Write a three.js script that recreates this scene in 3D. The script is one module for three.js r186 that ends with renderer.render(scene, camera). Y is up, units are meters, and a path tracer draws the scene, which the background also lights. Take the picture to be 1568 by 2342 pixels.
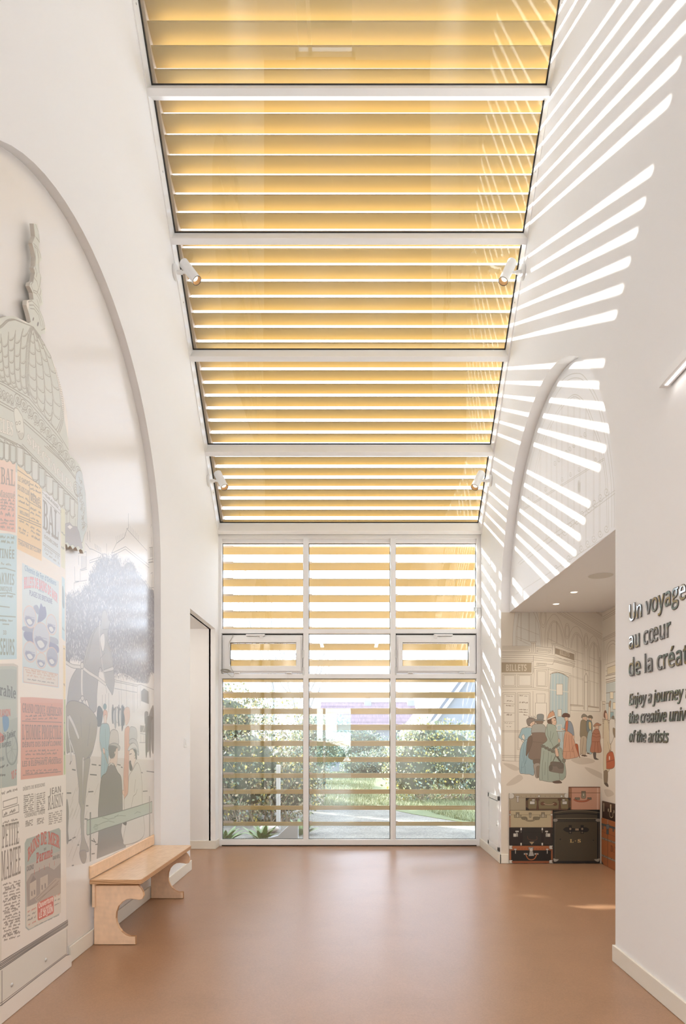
import * as THREE from 'three';
import { RoundedBoxGeometry } from 'three/addons/geometries/RoundedBoxGeometry.js';
import { mergeGeometries } from 'three/addons/utils/BufferGeometryUtils.js';
import { TextGeometry } from 'three/addons/geometries/TextGeometry.js';
import { FontLoader } from 'three/addons/loaders/FontLoader.js';
import { RectAreaLightUniformsLib } from 'three/addons/lights/RectAreaLightUniformsLib.js';

// ---------- camera, sky, sun, exposure ----------
const W = 1568, HT = 2342, F = 1400, CX = 798, CY = 1687, EYE = 1.35;
const scene = new THREE.Scene();
const camera = new THREE.PerspectiveCamera(2 * Math.atan(HT / 2 / F) * 180 / Math.PI, W / HT, 0.05, 400);
camera.setViewOffset(W, HT, W / 2 - CX, HT / 2 - CY, W, HT);   // a shift lens: verticals stay vertical
camera.position.set(0, EYE, 0);
const renderer = new THREE.WebGLRenderer({ antialias: true });
renderer.toneMapping = THREE.LinearToneMapping;
renderer.toneMappingExposure = 2.24;
renderer.shadowMap.enabled = true;
RectAreaLightUniformsLib.init();

const SUN = new THREE.Vector3(-3.08, 1.56, -2.65).normalize();
{ // clear winter sky, paler towards the horizon and around the sun
  const w = 256, h = 128, d = new Float32Array(w * h * 4), v = new THREE.Vector3();
  for (let j = 0; j < h; j++) for (let i = 0; i < w; i++) {
    const up = ((j + 0.5) / h - 0.5) * Math.PI, a = ((i + 0.5) / w - 0.5) * 2 * Math.PI;
    v.set(Math.cos(a) * Math.cos(up), Math.sin(up), Math.sin(a) * Math.cos(up));
    const c = Math.max(0, v.dot(SUN)), e = Math.max(0, v.y), hz = Math.pow(1 - e, 3), glow = 0.9 * Math.pow(c, 6) + 1.2 * Math.pow(c, 40);
    const k = (j * w + i) * 4;
    if (v.y < -0.02) { d[k] = 0.35; d[k + 1] = 0.33; d[k + 2] = 0.28; } else {
      d[k] = 0.70 + 0.62 * hz + glow; d[k + 1] = 0.86 + 0.56 * hz + glow * 0.96; d[k + 2] = 1.16 + 0.50 * hz + glow * 0.88;
    }
    d[k + 3] = 1;
  }
  const t = new THREE.DataTexture(d, w, h, THREE.RGBAFormat, THREE.FloatType);
  t.mapping = THREE.EquirectangularReflectionMapping; t.magFilter = THREE.LinearFilter; t.needsUpdate = true;
  scene.background = t;
  scene.backgroundIntensity = 2.1;
}
const sun = new THREE.DirectionalLight(new THREE.Color(1, 0.96, 0.9), 9.5);
sun.position.copy(SUN).multiplyScalar(40).add(new THREE.Vector3(0, 2, -6)); sun.target.position.set(0, 2, -6);
sun.castShadow = true; sun.shadow.mapSize.set(4096, 4096);
Object.assign(sun.shadow.camera, { left: -14, right: 14, top: 14, bottom: -14, near: 1, far: 90 });
scene.add(sun, sun.target);

// ---------- helpers ----------
const numbered = (() => { const seen = new Map(); return (n) => { const k = seen.get(n) ?? 0; seen.set(n, k + 1); return k ? `${n}_${String(k).padStart(3, '0')}` : n; }; })();
let seed = 7;
const rnd = () => { seed = (seed * 1664525 + 1013904223) >>> 0; return seed / 4294967296; };
const rr = (a, b) => a + (b - a) * rnd();
const wallPt = (X, x, y) => { const D = Math.abs(X) * F / Math.abs(x - CX); return [D, EYE + (CY - y) * D / F]; };   // photo measure -> [depth, height] on a side wall
const frontPt = (D, x, y) => [(x - CX) * D / F, EYE + (CY - y) * D / F];                                              // -> [x, height] on a cross wall
const XR = (D) => 1.602 + (D - 3.695) * 0.0087;     // face of the right wall, slightly out of square
const XL = -1.621, XLB = -1.68, DN = 6.57, XN = 2.717, XT = 1.722, HN = 2.695, DW = 7.641;
const shadowed = (m) => { m.castShadow = m.receiveShadow = true; return m; };
function mesh(name, geo, mat, parent) { const m = shadowed(new THREE.Mesh(geo, mat)); m.name = parent ? name : numbered(name); (parent || scene).add(m); return m; }
function part(name, geo, mat, parent) { const m = shadowed(new THREE.Mesh(geo, mat)); let k = parent.children.filter((c) => c.name.replace(/_\d{3}$/, '') === name).length; m.name = k ? `${name}_${String(k).padStart(3, '0')}` : name; parent.add(m); return m; }
function struct(name, geo, mat) { const m = mesh(name, geo, mat); m.userData.kind = 'structure'; return m; }
function group(name, pos = [0, 0, 0]) { const g = new THREE.Group(); g.name = numbered(name); g.position.set(...pos); scene.add(g); return g; }
function tag(o, label, category, grp, kind) { o.userData.label = label; if (category) o.userData.category = category; if (grp) o.userData.group = grp; if (kind) o.userData.kind = kind; return o; }
function box(x0, x1, y0, y1, z0, z1) { const g = new THREE.BoxGeometry(Math.abs(x1 - x0), Math.abs(y1 - y0), Math.abs(z1 - z0)); g.translate((x0 + x1) / 2, (y0 + y1) / 2, (z0 + z1) / 2); return g; }
function rbox(x0, x1, y0, y1, z0, z1, r = 0.004) { const g = new RoundedBoxGeometry(Math.abs(x1 - x0), Math.abs(y1 - y0), Math.abs(z1 - z0), 2, r); g.translate((x0 + x1) / 2, (y0 + y1) / 2, (z0 + z1) / 2); return g; }
// a slab cut in the (depth, height) plane of a side wall: pts [[D,H]...], from x = a to x = b
function sideSlab(pts, holes, a, b, bevel = 0) {
  const s = new THREE.Shape(pts.map(([D, H]) => new THREE.Vector2(D, H)));
  for (const h of holes) s.holes.push(new THREE.Path(h.map(([D, H]) => new THREE.Vector2(D, H))));
  const g = new THREE.ExtrudeGeometry(s, { depth: Math.abs(b - a) - 2 * bevel, bevelEnabled: bevel > 0, bevelSize: bevel, bevelThickness: bevel, bevelOffset: -bevel, bevelSegments: 2, curveSegments: 24 });
  // (D, H, t) -> x = a + t (towards b), z = -D
  const p = g.attributes.position, sg = Math.sign(b - a);
  for (let i = 0; i < p.count; i++) { const D = p.getX(i), H = p.getY(i), t = p.getZ(i) + bevel; p.setXYZ(i, a + sg * t, H, -D); }
  if (sg > 0) { // keep faces outward
    const ix = g.index; if (ix) { const arr = ix.array; for (let i = 0; i < arr.length; i += 3) { const q = arr[i]; arr[i] = arr[i + 1]; arr[i + 1] = q; } } else {
      for (const k of ['position', 'uv', 'normal']) { const A = g.attributes[k], n = A.itemSize; for (let i = 0; i < A.count; i += 3) for (let c = 0; c < n; c++) { const q = A.array[i * n + c]; A.array[i * n + c] = A.array[(i + 1) * n + c]; A.array[(i + 1) * n + c] = q; } }
    }
  }
  g.computeVertexNormals();
  return g;
}
// the right wall stands slightly out of square: geometry given with x measured from its face
function onRight(g) { const p = g.attributes.position; for (let i = 0; i < p.count; i++) p.setX(i, p.getX(i) + XR(-p.getZ(i))); g.computeVertexNormals(); return g; }
// roof frame: u runs down the slope, n out of the roof; (u, n) = (0, 0) is the foot of the skylight glass
const C45 = Math.SQRT1_2, roofPt = (u, n) => [DW + C45 * u + C45 * n, 4.035 - C45 * u + C45 * n];
function roofPrism(pts, x0, x1) { // pts [[u,n]...] extruded along x
  const s = new THREE.Shape(pts.map(([u, n]) => new THREE.Vector2(u, n)));
  const g = new THREE.ExtrudeGeometry(s, { depth: x1 - x0, bevelEnabled: false });
  const p = g.attributes.position;
  for (let i = 0; i < p.count; i++) { const [D, H] = roofPt(p.getX(i), p.getY(i)); p.setXYZ(i, x0 + p.getZ(i), H, -D); }
  g.computeVertexNormals();
  return g;
}
const roofBox = (x0, x1, u0, u1, n0, n1) => roofPrism([[u0, n0], [u1, n0], [u1, n1], [u0, n1]], x0, x1);
const std = (o) => new THREE.MeshStandardMaterial(o), phys = (o) => new THREE.MeshPhysicalMaterial(o);
const lin = (r, g, b) => new THREE.Color().setRGB(r, g, b);
function canvas(w, h) { const c = document.createElement('canvas'); c.width = w; c.height = h; return c; }
function ctexture(c, rep) { const t = new THREE.CanvasTexture(c); t.colorSpace = THREE.SRGBColorSpace; t.magFilter = THREE.LinearFilter; t.anisotropy = 8; if (rep) { t.wrapS = t.wrapT = THREE.RepeatWrapping; t.repeat.set(...rep); } return t; }
function noiseTex(n, f, srgb = true) { // f(i, j) -> [r,g,b] 0..255
  const d = new Uint8Array(n * n * 4);
  for (let j = 0; j < n; j++) for (let i = 0; i < n; i++) { const c = f(i / n, j / n), k = (j * n + i) * 4; d[k] = c[0]; d[k + 1] = c[1]; d[k + 2] = c[2]; d[k + 3] = 255; }
  const t = new THREE.DataTexture(d, n, n); t.wrapS = t.wrapT = THREE.RepeatWrapping; t.magFilter = THREE.LinearFilter; t.needsUpdate = true; if (srgb) t.colorSpace = THREE.SRGBColorSpace; return t;
}
// tileable value noise
function vnoise(x, y, per, s = 0) {
  const h = (i, j) => { i = ((i % per) + per) % per; j = ((j % per) + per) % per; let q = (i * 374761393 + j * 668265263 + s * 1442695041) | 0; q = Math.imul(q ^ (q >>> 13), 1274126177); return ((q ^ (q >>> 16)) >>> 0) / 4294967296; };
  x *= per; y *= per; const i = Math.floor(x), j = Math.floor(y), a = x - i, b = y - j, u = a * a * (3 - 2 * a), v = b * b * (3 - 2 * b);
  return (h(i, j) * (1 - u) + h(i + 1, j) * u) * (1 - v) + (h(i, j + 1) * (1 - u) + h(i + 1, j + 1) * u) * v;
}
const fbm = (x, y, per, s = 0, o = 4) => { let t = 0, a = 0.5, n = 0; for (let k = 0; k < o; k++) { t += a * vnoise(x, y, per << k, s + k); n += a; a *= 0.5; } return t / n; };
function uvScale(g, s) { const u = g.attributes.uv; for (let i = 0; i < u.count; i++) u.setXY(i, u.getX(i) * s[0], u.getY(i) * s[1]); return g; }

// ---------- materials ----------
const plasterBump = noiseTex(256, (x, y) => { const v = 255 * (0.5 * fbm(x, y, 64, 3, 2) + 0.5 * fbm(x, y, 16, 5, 2)); return [v, v, v]; }, false);
plasterBump.repeat.set(1.2, 1.2);
const M = {
  wall: std({ color: lin(0.872, 0.866, 0.87), roughness: 0.8, bumpMap: plasterBump, bumpScale: 0.0004 }),
  trim: std({ color: lin(0.82, 0.775, 0.69), roughness: 0.5 }),
  frame: std({ color: lin(0.915, 0.915, 0.92), roughness: 0.38 }),
  frameGrey: std({ color: lin(0.70, 0.69, 0.66), roughness: 0.45 }),
  gasket: std({ color: lin(0.035, 0.033, 0.03), roughness: 0.6 }),
  hinge: std({ color: lin(0.55, 0.55, 0.54), roughness: 0.35, metalness: 0.6 }),
  pane: phys({ color: lin(0.97, 0.985, 0.975), transmission: 1, thickness: 0, roughness: 0, ior: 1.85 }),
  paneRoof: phys({ color: lin(0.97, 0.985, 0.975), transmission: 1, thickness: 0, roughness: 0, ior: 1.58 }),
  slat: std({ color: lin(0.505, 0.36, 0.15), roughness: 0.5 }),
  cheek: std({ color: lin(0.55, 0.42, 0.30), roughness: 0.6 }),
  white: std({ color: lin(0.84, 0.84, 0.84), roughness: 0.4 }),
};
// ---------- floor ----------
{
  const t = noiseTex(512, (x, y) => {
    const a = fbm(x, y, 6, 11, 3) - 0.5, b = vnoise(x, y, 190, 4) - 0.5, c = vnoise(x, y, 256, 9);
    let k = 1 + a * 0.06 + b * 0.07; if (c > 0.985) k *= 0.86; if (c < 0.012) k *= 1.1;
    return [Math.min(255, 162 * k), Math.min(255, 124 * k), Math.min(255, 95 * k)];
  });
  const g = box(-4.6, 3.2, -0.2, 0, -7.68, 3.2);
  { const p = g.attributes.position, u = g.attributes.uv; for (let i = 0; i < p.count; i++) u.setXY(i, p.getX(i) / 1.1, p.getZ(i) / 1.1); }
  const m = phys({ map: t, roughness: 0.30, bumpMap: t, bumpScale: 0.0002, ior: 1.72 });
  struct('floor', g, m);
}
// ---------- roof line shared by the side walls ----------
const RIDGE = roofPt(-5.604, 0), BACK = -2.6, BACKH = 4.3;
const roofLine = [[DW + 0.18, 0], [DW + 0.18, 3.9], roofPt(0.12, 0.05), roofPt(-5.604, 0.05), [BACK - 0.2, BACKH], [BACK - 0.2, 0]];
// arch outlines, measured on the wall [depth, height]; the springing is vertical
function arch(c, r, hs, top, n = 40) { const o = [[c - r, 0], [c - r, hs]]; for (let i = 1; i < n; i++) { const a = Math.PI * (1 - i / n); o.push([c + r * Math.cos(a), hs + (top - hs) * Math.sin(a)]); } o.push([c + r, hs], [c + r, 0]); return o; }
const archL = arch(3.74, 1.533, 2.795, 4.435), archR = arch((3.685 + DN) / 2, (DN - 3.685) / 2, 2.68, 4.32);
const lowered = (a) => a.map(([D, H]) => [D, H < 0.001 ? -0.05 : H]);
const outline = roofLine.map(([D, H]) => [D, H === 0 ? -0.1 : H]);
const doorL = [[6.242, -0.05], [6.242, 2.668], [7.426, 2.668], [7.426, -0.05]];
struct('wall_left', sideSlab(outline, [lowered(archL), doorL], XL, -1.70), M.wall);
struct('wall_left', sideSlab(outline, [doorL], XLB, -1.99), M.wall).name = 'wall_left_recess';
struct('wall_right', onRight(sideSlab(outline, [lowered(archR)], 0, 0.12)), M.wall);
struct('wall_right_near', box(1.70, 3.1, -0.1, 5.2, -3.685, 2.8), M.wall);
struct('wall_right_far', box(1.742, 3.1, -0.1, 5.2, -DW - 0.18, -DN - 0.001), M.wall);
struct('wall_right_upper', box(XT, 3.1, HN, 5.2, -DN - 0.02, -3.66), M.wall);
struct('wall_niche', box(XN, 3.1, -0.1, HN + 0.02, -DN - 0.02, -3.6), M.wall);
// passage behind the opening in the left wall
struct('wall_passage_back', box(-4.4, -1.985, -0.1, 3.0, -DW - 0.18, -7.427), M.wall);
struct('wall_passage_front', box(-4.4, -1.9, -0.1, 3.0, -5.6, -5.4), M.wall);
struct('wall_passage_left', box(-4.6, -4.3, -0.1, 3.0, -DW - 0.18, -5.4), M.wall);
struct('ceiling_passage', box(-4.6, -1.985, 2.671, 3.0, -DW - 0.18, -5.4), M.wall);
// roof behind the ridge and the rear wall with its window
struct('ceiling', sideSlab([roofPt(-5.604 - 0.04, -0.10), roofPt(-5.604, 0.1), [BACK - 0.25, BACKH + 0.35], [BACK - 0.25, BACKH - 0.05]], [], -1.98, 1.98), M.wall);
{
  const z0 = -BACK, z1 = -BACK + 0.25, x0 = -1.02, x1 = 0.12, y0 = 0.0, y1 = 2.28;
  struct('wall_back', mergeGeometries([box(-2, x0, -0.1, BACKH + 0.3, z0, z1), box(x1, 2, -0.1, BACKH + 0.3, z0, z1), box(x0, x1, y1, BACKH + 0.3, z0, z1)]), M.wall);
  const g = group('door_1'); g.userData.kind = 'structure';
  part('door_frame', mergeGeometries([rbox(x0, x0 + 0.07, y0, y1, z0 + 0.05, z0 + 0.13), rbox(x1 - 0.07, x1, y0, y1, z0 + 0.05, z0 + 0.13), rbox(x0, x1, y1 - 0.07, y1, z0 + 0.05, z0 + 0.13), rbox(x0, x1, y0 + 0.003, y0 + 0.1, z0 + 0.05, z0 + 0.13), rbox(-0.77, -0.70, y0, y1, z0 + 0.05, z0 + 0.13)]), M.frame, g);
  part('door_pane', box(x0 + 0.05, -0.75, y0 + 0.08, y1 - 0.05, z0 + 0.088, z0 + 0.094), M.pane, g);
  part('door_pane', box(-0.72, x1 - 0.05, y0 + 0.08, y1 - 0.05, z0 + 0.088, z0 + 0.094), M.pane, g);
}
// skirting boards
const BBH = 0.1;
const bb = (name, g) => struct(name, g, M.trim);
bb('baseboard_left', rbox(XLB + 0.001, -1.666, 0.001, BBH, -5.272, -3.665, 0.003));
bb('baseboard_left', rbox(XL + 0.001, -1.606, 0.001, BBH, -6.255, -5.272, 0.003)).name = 'baseboard_left_pier';
bb('baseboard_passage', rbox(-4.28, -1.613, 0.001, BBH, -7.425, -7.411, 0.003));
bb('baseboard_passage_end', rbox(-1.629, -1.613, 0.001, BBH, -7.62, -7.412, 0.003));
{ // the two boards on the right wall, each with its return round the corner
  const L = (D0, D1) => { const g = rbox(-0.014, 0.001, 0.001, BBH, -D1, -D0, 0.003); return onRight(g); };
  bb('baseboard_right', mergeGeometries([L(-2.4, 3.699), rbox(XR(3.69) - 0.014, 1.72, 0.001, BBH, -3.70, -3.686, 0.003)].map((g) => g.index ? g.toNonIndexed() : g)));
  bb('baseboard_right_far', mergeGeometries([L(DN - 0.014, 7.62), rbox(XR(DN) - 0.014, 1.706, 0.001, BBH, -DN - 0.001, -DN + 0.014, 0.003)].map((g) => g.index ? g.toNonIndexed() : g)));
}
// ---------- glazed gable: frame, panes, two hinged vents ----------
const DF = 7.615, fx = (x) => (x - CX) * DF / F, fy = (y) => EYE + (CY - y) * DF / F;
{
  const w1 = group('window_1'); w1.userData.kind = 'structure';
  const z = -DF, zb = -DF - 0.10, P = (n, x0, x1, y0, y1, m = M.frame, a = z, b = zb) => part(n, rbox(fx(x0), fx(x1), fy(y1), fy(y0), b, a, 0.003), m, w1);
  // header below the skylight
  P('head_beam', 494, 1101, 1215, 1222.4, M.frame, z + 0.008); P('head_beam', 494, 1101, 1222.8, 1231.5);
  P('head_rail', 500, 1095, 1231, 1240, M.frame, z - 0.035);
  P('jamb', 494, 506.5, 1231, 1936); P('jamb', 1089.5, 1102, 1231, 1936);
  P('mullion', 693, 705, 1231, 1922, M.frame, z + 0.004); P('mullion', 892.5, 904.5, 1231, 1922, M.frame, z + 0.004);
  P('transom', 502, 1095, 1438.5, 1448.5, M.frame, z + 0.001); P('transom', 502, 1095, 1541, 1551.5, M.frame, z + 0.001);
  P('sill_rail', 500, 1096, 1920.5, 1932.5, M.frame, z + 0.006);
  part('sill_gap', box(fx(500), fx(1096), 0.0005, fy(1932), zb, z - 0.006), M.gasket, w1);
  const cols = [[506.5, 693], [705, 892.5], [904.5, 1089.5]], rows = [[1240, 1438.5], [1448.5, 1541], [1551.5, 1920.5]];
  cols.forEach(([x0, x1], i) => rows.forEach(([y0, y1], j) => {
    const zg = z - 0.062, a = fx(x0), b = fx(x1), c = fy(y1), d = fy(y0), q = 0.0065;
    if (j === 1 && i !== 1) { // hinged vent
      const s = new THREE.Shape(), X0 = fx(x0 + 1.2), X1 = fx(x1 - 1.2), Y0 = fy(1539.5), Y1 = fy(1452), gx0 = fx(i ? 920 : 525), gx1 = fx(i ? 1072 : 677), gy0 = fy(1523), gy1 = fy(1469);
      const rect = (p, l, r, u, v) => { p.moveTo(l, u); p.lineTo(r, u); p.lineTo(r, v); p.lineTo(l, v); p.closePath(); return p; };
      rect(s, X0, X1, Y0, Y1); s.holes.push(rect(new THREE.Path(), gx0, gx1, gy0, gy1));
      const g = new THREE.ExtrudeGeometry(s, { depth: 0.06, bevelEnabled: true, bevelSize: 0.004, bevelThickness: 0.004, bevelOffset: -0.004, bevelSegments: 2 }); g.translate(0, 0, z - 0.075);
      const sash = part('sash', g, M.frame, w1);
      const s2 = new THREE.Shape(); const e = 0.022; rect(s2, X0 + e, X1 - e, Y0 + e, Y1 - e); s2.holes.push(rect(new THREE.Path(), gx0, gx1, gy0, gy1));
      const g2 = new THREE.ExtrudeGeometry(s2, { depth: 0.016, bevelEnabled: true, bevelSize: 0.006, bevelThickness: 0.006, bevelOffset: -0.006, bevelSegments: 2 }); g2.translate(0, 0, z - 0.012);
      part('sash_bead', g2, M.frame, sash);
      part('sash_pane', box(gx0 - 0.01, gx1 + 0.01, gy0 - 0.01, gy1 + 0.01, z - 0.062, z - 0.056), M.pane, sash);
      const gs = [box(gx0, gx0 + q, gy0, gy1, z - 0.05, z - 0.035), box(gx1 - q, gx1, gy0, gy1, z - 0.05, z - 0.035), box(gx0, gx1, gy1 - q, gy1, z - 0.05, z - 0.035), box(gx0, gx1, gy0, gy0 + q * 0.6, z - 0.05, z - 0.035)];
      part('sash_gasket', mergeGeometries(gs), M.gasket, sash);
      // dark joint round the sash
      part('joint', mergeGeometries([box(a, b, d - 0.012, d, zg - 0.02, z - 0.05), box(a, a + 0.008, c, d, zg - 0.02, z - 0.05), box(b - 0.008, b, c, d, zg - 0.02, z - 0.05)]), M.gasket, w1);
      for (const hx of i ? [938, 1055] : [542, 661]) { const h = part('hinge', rbox(fx(hx - 6), fx(hx + 6), fy(1541.5), fy(1537), z - 0.01, z + 0.018, 0.004), M.frame, sash); part('hinge_pin', new THREE.CylinderGeometry(0.005, 0.005, 0.05, 10).rotateZ(Math.PI / 2).translate(fx(hx), fy(1540), z + 0.018), M.hinge, w1); }
      const k0 = i ? 991 : 563; part('closer', rbox(fx(k0), fx(k0 + 43), fy(1455.5), fy(1451), z - 0.005, z + 0.035, 0.006), M.white, w1);
      part('latch', rbox(fx(i ? 991 : 594), fx(i ? 999 : 602), fy(1459.5), fy(1454.5), z - 0.005, z + 0.026, 0.004), M.white, w1);
      const lx = i ? 903.4 : 692; for (const [u, v] of [[1487, 1505], [1526, 1544]]) part('stay_arm', rbox(fx(lx), fx(lx + 2.6), fy(v), fy(u), z - 0.004, z + 0.012, 0.003), M.hinge, w1);
      return;
    }
    part('pane', box(a - 0.01, b + 0.01, c - 0.01, d + 0.01, zg - 0.012, zg), M.pane, w1);
    part('gasket', mergeGeometries([box(a, b, d - q, d, zg, zg + 0.008), box(a, a + q, c, d, zg, zg + 0.008), box(b - q, b, c, d, zg, zg + 0.008), box(a, b, c, c + q * 0.7, zg, zg + 0.008)]), M.gasket, w1);
  }));
}
// ---------- skylight: six panes between tapered bars on the 45 degree slope ----------
const PU = 0.934;
{
  const w2 = group('window_2'); w2.userData.kind = 'structure';
  for (let k = 0; k < 6; k++) {
    const u1 = -PU * k, u0 = u1 - PU + 0.085;
    part('pane', roofBox(-1.625, 1.625, u0 - 0.02, u1 + 0.02, 0.0, 0.012), M.paneRoof, w2);
    const q = 0.013, n0 = -0.012, n1 = -0.0005;
    part('gasket', mergeGeometries([roofBox(-1.612, 1.612, u1 - 0.011, u1, n0, n1), roofBox(-1.612, -1.599, u0, u1, n0, n1), roofBox(1.599, 1.612, u0, u1, n0, n1)]), M.gasket, w2);
  }
  for (let k = 0; k <= 6; k++) {
    const u = -PU * k;
    part(k ? 'bar' : 'foot_bar', roofPrism([[u, -0.012], [u + 0.006, -0.03], [u + 0.019, -0.183], [u + 0.021, -0.186], [u + 0.064, -0.186], [u + 0.066, -0.183], [u + 0.079, -0.03], [u + 0.085, -0.012], [u + 0.085, 0.02], [u, 0.02]], -1.612, 1.612), M.frame, w2);
  }
  part('side_rail', roofPrism([[-5.7, -0.186], [0.06, -0.186], [0.06, 0.03], [-5.7, 0.03]], -1.66, -1.611), M.frame, w2);
  part('side_rail', roofPrism([[-5.7, -0.186], [0.06, -0.186], [0.06, 0.03], [-5.7, 0.03]], 1.611, 1.70), M.frame, w2);
  const screws = []; for (const s of [-1, 1]) for (let k = 0; k < 6; k++) { const [D, H] = roofPt(-PU * k - 0.42, -0.1); screws.push(new THREE.CylinderGeometry(0.007, 0.007, 0.004, 10).rotateZ(Math.PI / 2).translate(s * 1.609, H, -D)); }
  for (const s of screws) part('screw', s, M.hinge, w2);
}
// ---------- golden sun louvres outside the glass ----------
{
  const L = 0.1495, T = 0.016, section = (a) => { // blade section, leading edge at the origin, falling outward
    const c = Math.cos(a), s = Math.sin(a), pt = (x, y) => [x * c - y * s, x * s + y * c], r = 0.004;
    return [[r, 0], [L - r, 0], [L, r], [L, T - r], [L - r, T], [r, T], [0, T - r], [0, r]].map(([x, y]) => pt(x, y));
  };
  const roofL = group('sun_louvre'); tag(roofL, 'golden slats stepping down the slope above the skylight glass', 'louvre');
  const sec = section(37.8 * Math.PI / 180), bx = sec[2][0];
  const proto = roofPrism(sec.map(([u, n]) => [u - bx, n + 0.05]), -1.9, 1.66);
  for (let k = -1; k < 44; k++) {
    const m = part('slat', proto, M.slat, roofL), u = -0.0137 - 0.1274 * k;
    m.position.set(0, -C45 * u, -C45 * u);
  }
  part('side_cheek', roofBox(-1.66, -1.58, -5.8, 0.25, 0.03, 0.17), M.cheek, roofL);
  part('side_cheek', roofBox(1.662, 1.72, -5.8, 0.25, 0.03, 0.2), M.cheek, roofL);
  const gab = group('sun_louvre'); tag(gab, 'golden horizontal slats spaced across the tall end window', 'louvre');
  const D0 = 7.86, sv = section(-23 * Math.PI / 180); // (outward, up)
  const s = new THREE.Shape(sv.map(([o, y]) => new THREE.Vector2(o, y)));
  const g = new THREE.ExtrudeGeometry(s, { depth: 4.2, bevelEnabled: false }); { const p = g.attributes.position; for (let i = 0; i < p.count; i++) p.setXYZ(i, -2.0 + p.getZ(i), p.getY(i) + 0.0225, -D0 - p.getX(i)); g.computeVertexNormals(); }
  for (let k = 0; k < 18; k++) {
    const y = EYE + (CY - 1259 - 36.78 * k) * (D0 + 0.07) / F, m = part('slat', g, M.slat, gab); m.position.y = y;
    for (const [a, b] of [[507, 533], [704, 713], [903, 909]]) part('bracket', box((a - CX) * D0 / F, (b - CX) * D0 / F, 0.02, 0.044, -D0 - 0.03, -D0 + 0.004), M.cheek, m);
  }
  for (const x of [-1.93, -0.54, 0.545, 2.1]) part('post', rbox(x - 0.02, x + 0.02, 0, 4.0, -D0 - 0.16, -D0 - 0.13, 0.004), M.frameGrey, gab);
}
// ---------- lamps ----------
const WARM = new THREE.Color(1, 0.92, 0.80);
const lampGlow = std({ color: lin(0.9, 0.85, 0.75), emissive: lin(1, 0.86, 0.66), emissiveIntensity: 1.0 });
const brass = std({ color: lin(0.75, 0.50, 0.24), roughness: 0.35, metalness: 0.4 }), darkRim = std({ color: lin(0.08, 0.06, 0.045), roughness: 0.5 });
function makeSpot(side, D, H, dir, label) {
  const wall = side < 0 ? XL : XR(D), g = group('spotlight', [wall, H, -D]);
  const k = -side;                                        // +1: stands out towards +x
  part('wall_plate', new THREE.LatheGeometry([[0, 0], [0.062, 0], [0.065, 0.004], [0.065, 0.024], [0.06, 0.03], [0, 0.03]].map(([r, y]) => new THREE.Vector2(r, y)), 36).rotateZ(-k * Math.PI / 2), M.white, g);
  const knuckle = new THREE.CylinderGeometry(0.017, 0.02, 0.045, 20).rotateZ(Math.PI / 2).translate(k * 0.052, 0, 0); part('knuckle', knuckle, M.white, g);
  const d = new THREE.Vector3(...dir).normalize(), c = new THREE.Vector3(k * 0.155, -0.002, 0.0);
  const arm = new THREE.CylinderGeometry(0.012, 0.012, 0.075, 16).rotateZ(Math.PI / 2).translate(k * 0.1, 0, 0); part('arm', arm, M.white, g);
  const q = new THREE.Quaternion().setFromUnitVectors(new THREE.Vector3(0, -1, 0), d);
  const L = 0.225, R = 0.045;
  const put = (geo) => geo.applyQuaternion(q).translate(c.x, c.y, c.z);
  const head = part('head', put(new THREE.LatheGeometry([[0, L * 0.55], [R - 0.006, L * 0.55], [R, L * 0.55 - 0.006], [R, -L * 0.45], [R - 0.004, -L * 0.45], [R - 0.004, -L * 0.45 + 0.03], [0, -L * 0.45 + 0.03]].map(([r, y]) => new THREE.Vector2(r, y)).reverse(), 40)), M.white, g);
  part('rim', put(new THREE.TorusGeometry(R - 0.002, 0.0026, 8, 40).rotateX(Math.PI / 2).translate(0, -L * 0.45, 0)), darkRim, head);
  part('reflector', put(new THREE.LatheGeometry([[R - 0.005, -L * 0.45 + 0.001], [R * 0.62, -L * 0.45 + 0.026]].map(([r, y]) => new THREE.Vector2(r, y)), 40)), new THREE.MeshStandardMaterial({ color: lin(0.55, 0.34, 0.16), roughness: 0.45, side: THREE.DoubleSide }), head);
  part('bulb', put(new THREE.CylinderGeometry(R * 0.58, R * 0.58, 0.003, 28).translate(0, -L * 0.45 + 0.028, 0)), lampGlow, head);
  const s = new THREE.SpotLight(WARM, 2.6, 0, 0.62, 0.7, 2); s.castShadow = true; s.shadow.radius = 1.2; s.position.copy(d).multiplyScalar(L * 0.45 - 0.02).add(c); s.target.position.copy(d).multiplyScalar(3).add(c); g.add(s, s.target);
  tag(g, label, 'spotlight', null);
}
makeSpot(-1, 5.67, 5.66, [0.58, -0.80, 0.08], 'nearer white spotlight on the left wall, lit, tilted down beside the third skylight pane');
makeSpot(1, 5.67, 5.66, [-0.40, -0.88, 0.12], 'nearer white spotlight on the right wall, lit, tilted down beside the third skylight pane');
makeSpot(-1, 7.03, 4.30, [0.42, -0.85, 0.28], 'farther white spotlight on the left wall beside the lowest skylight pane');
makeSpot(1, 7.03, 4.30, [-0.42, -0.85, 0.28], 'farther white spotlight on the right wall beside the lowest skylight pane');
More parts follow.
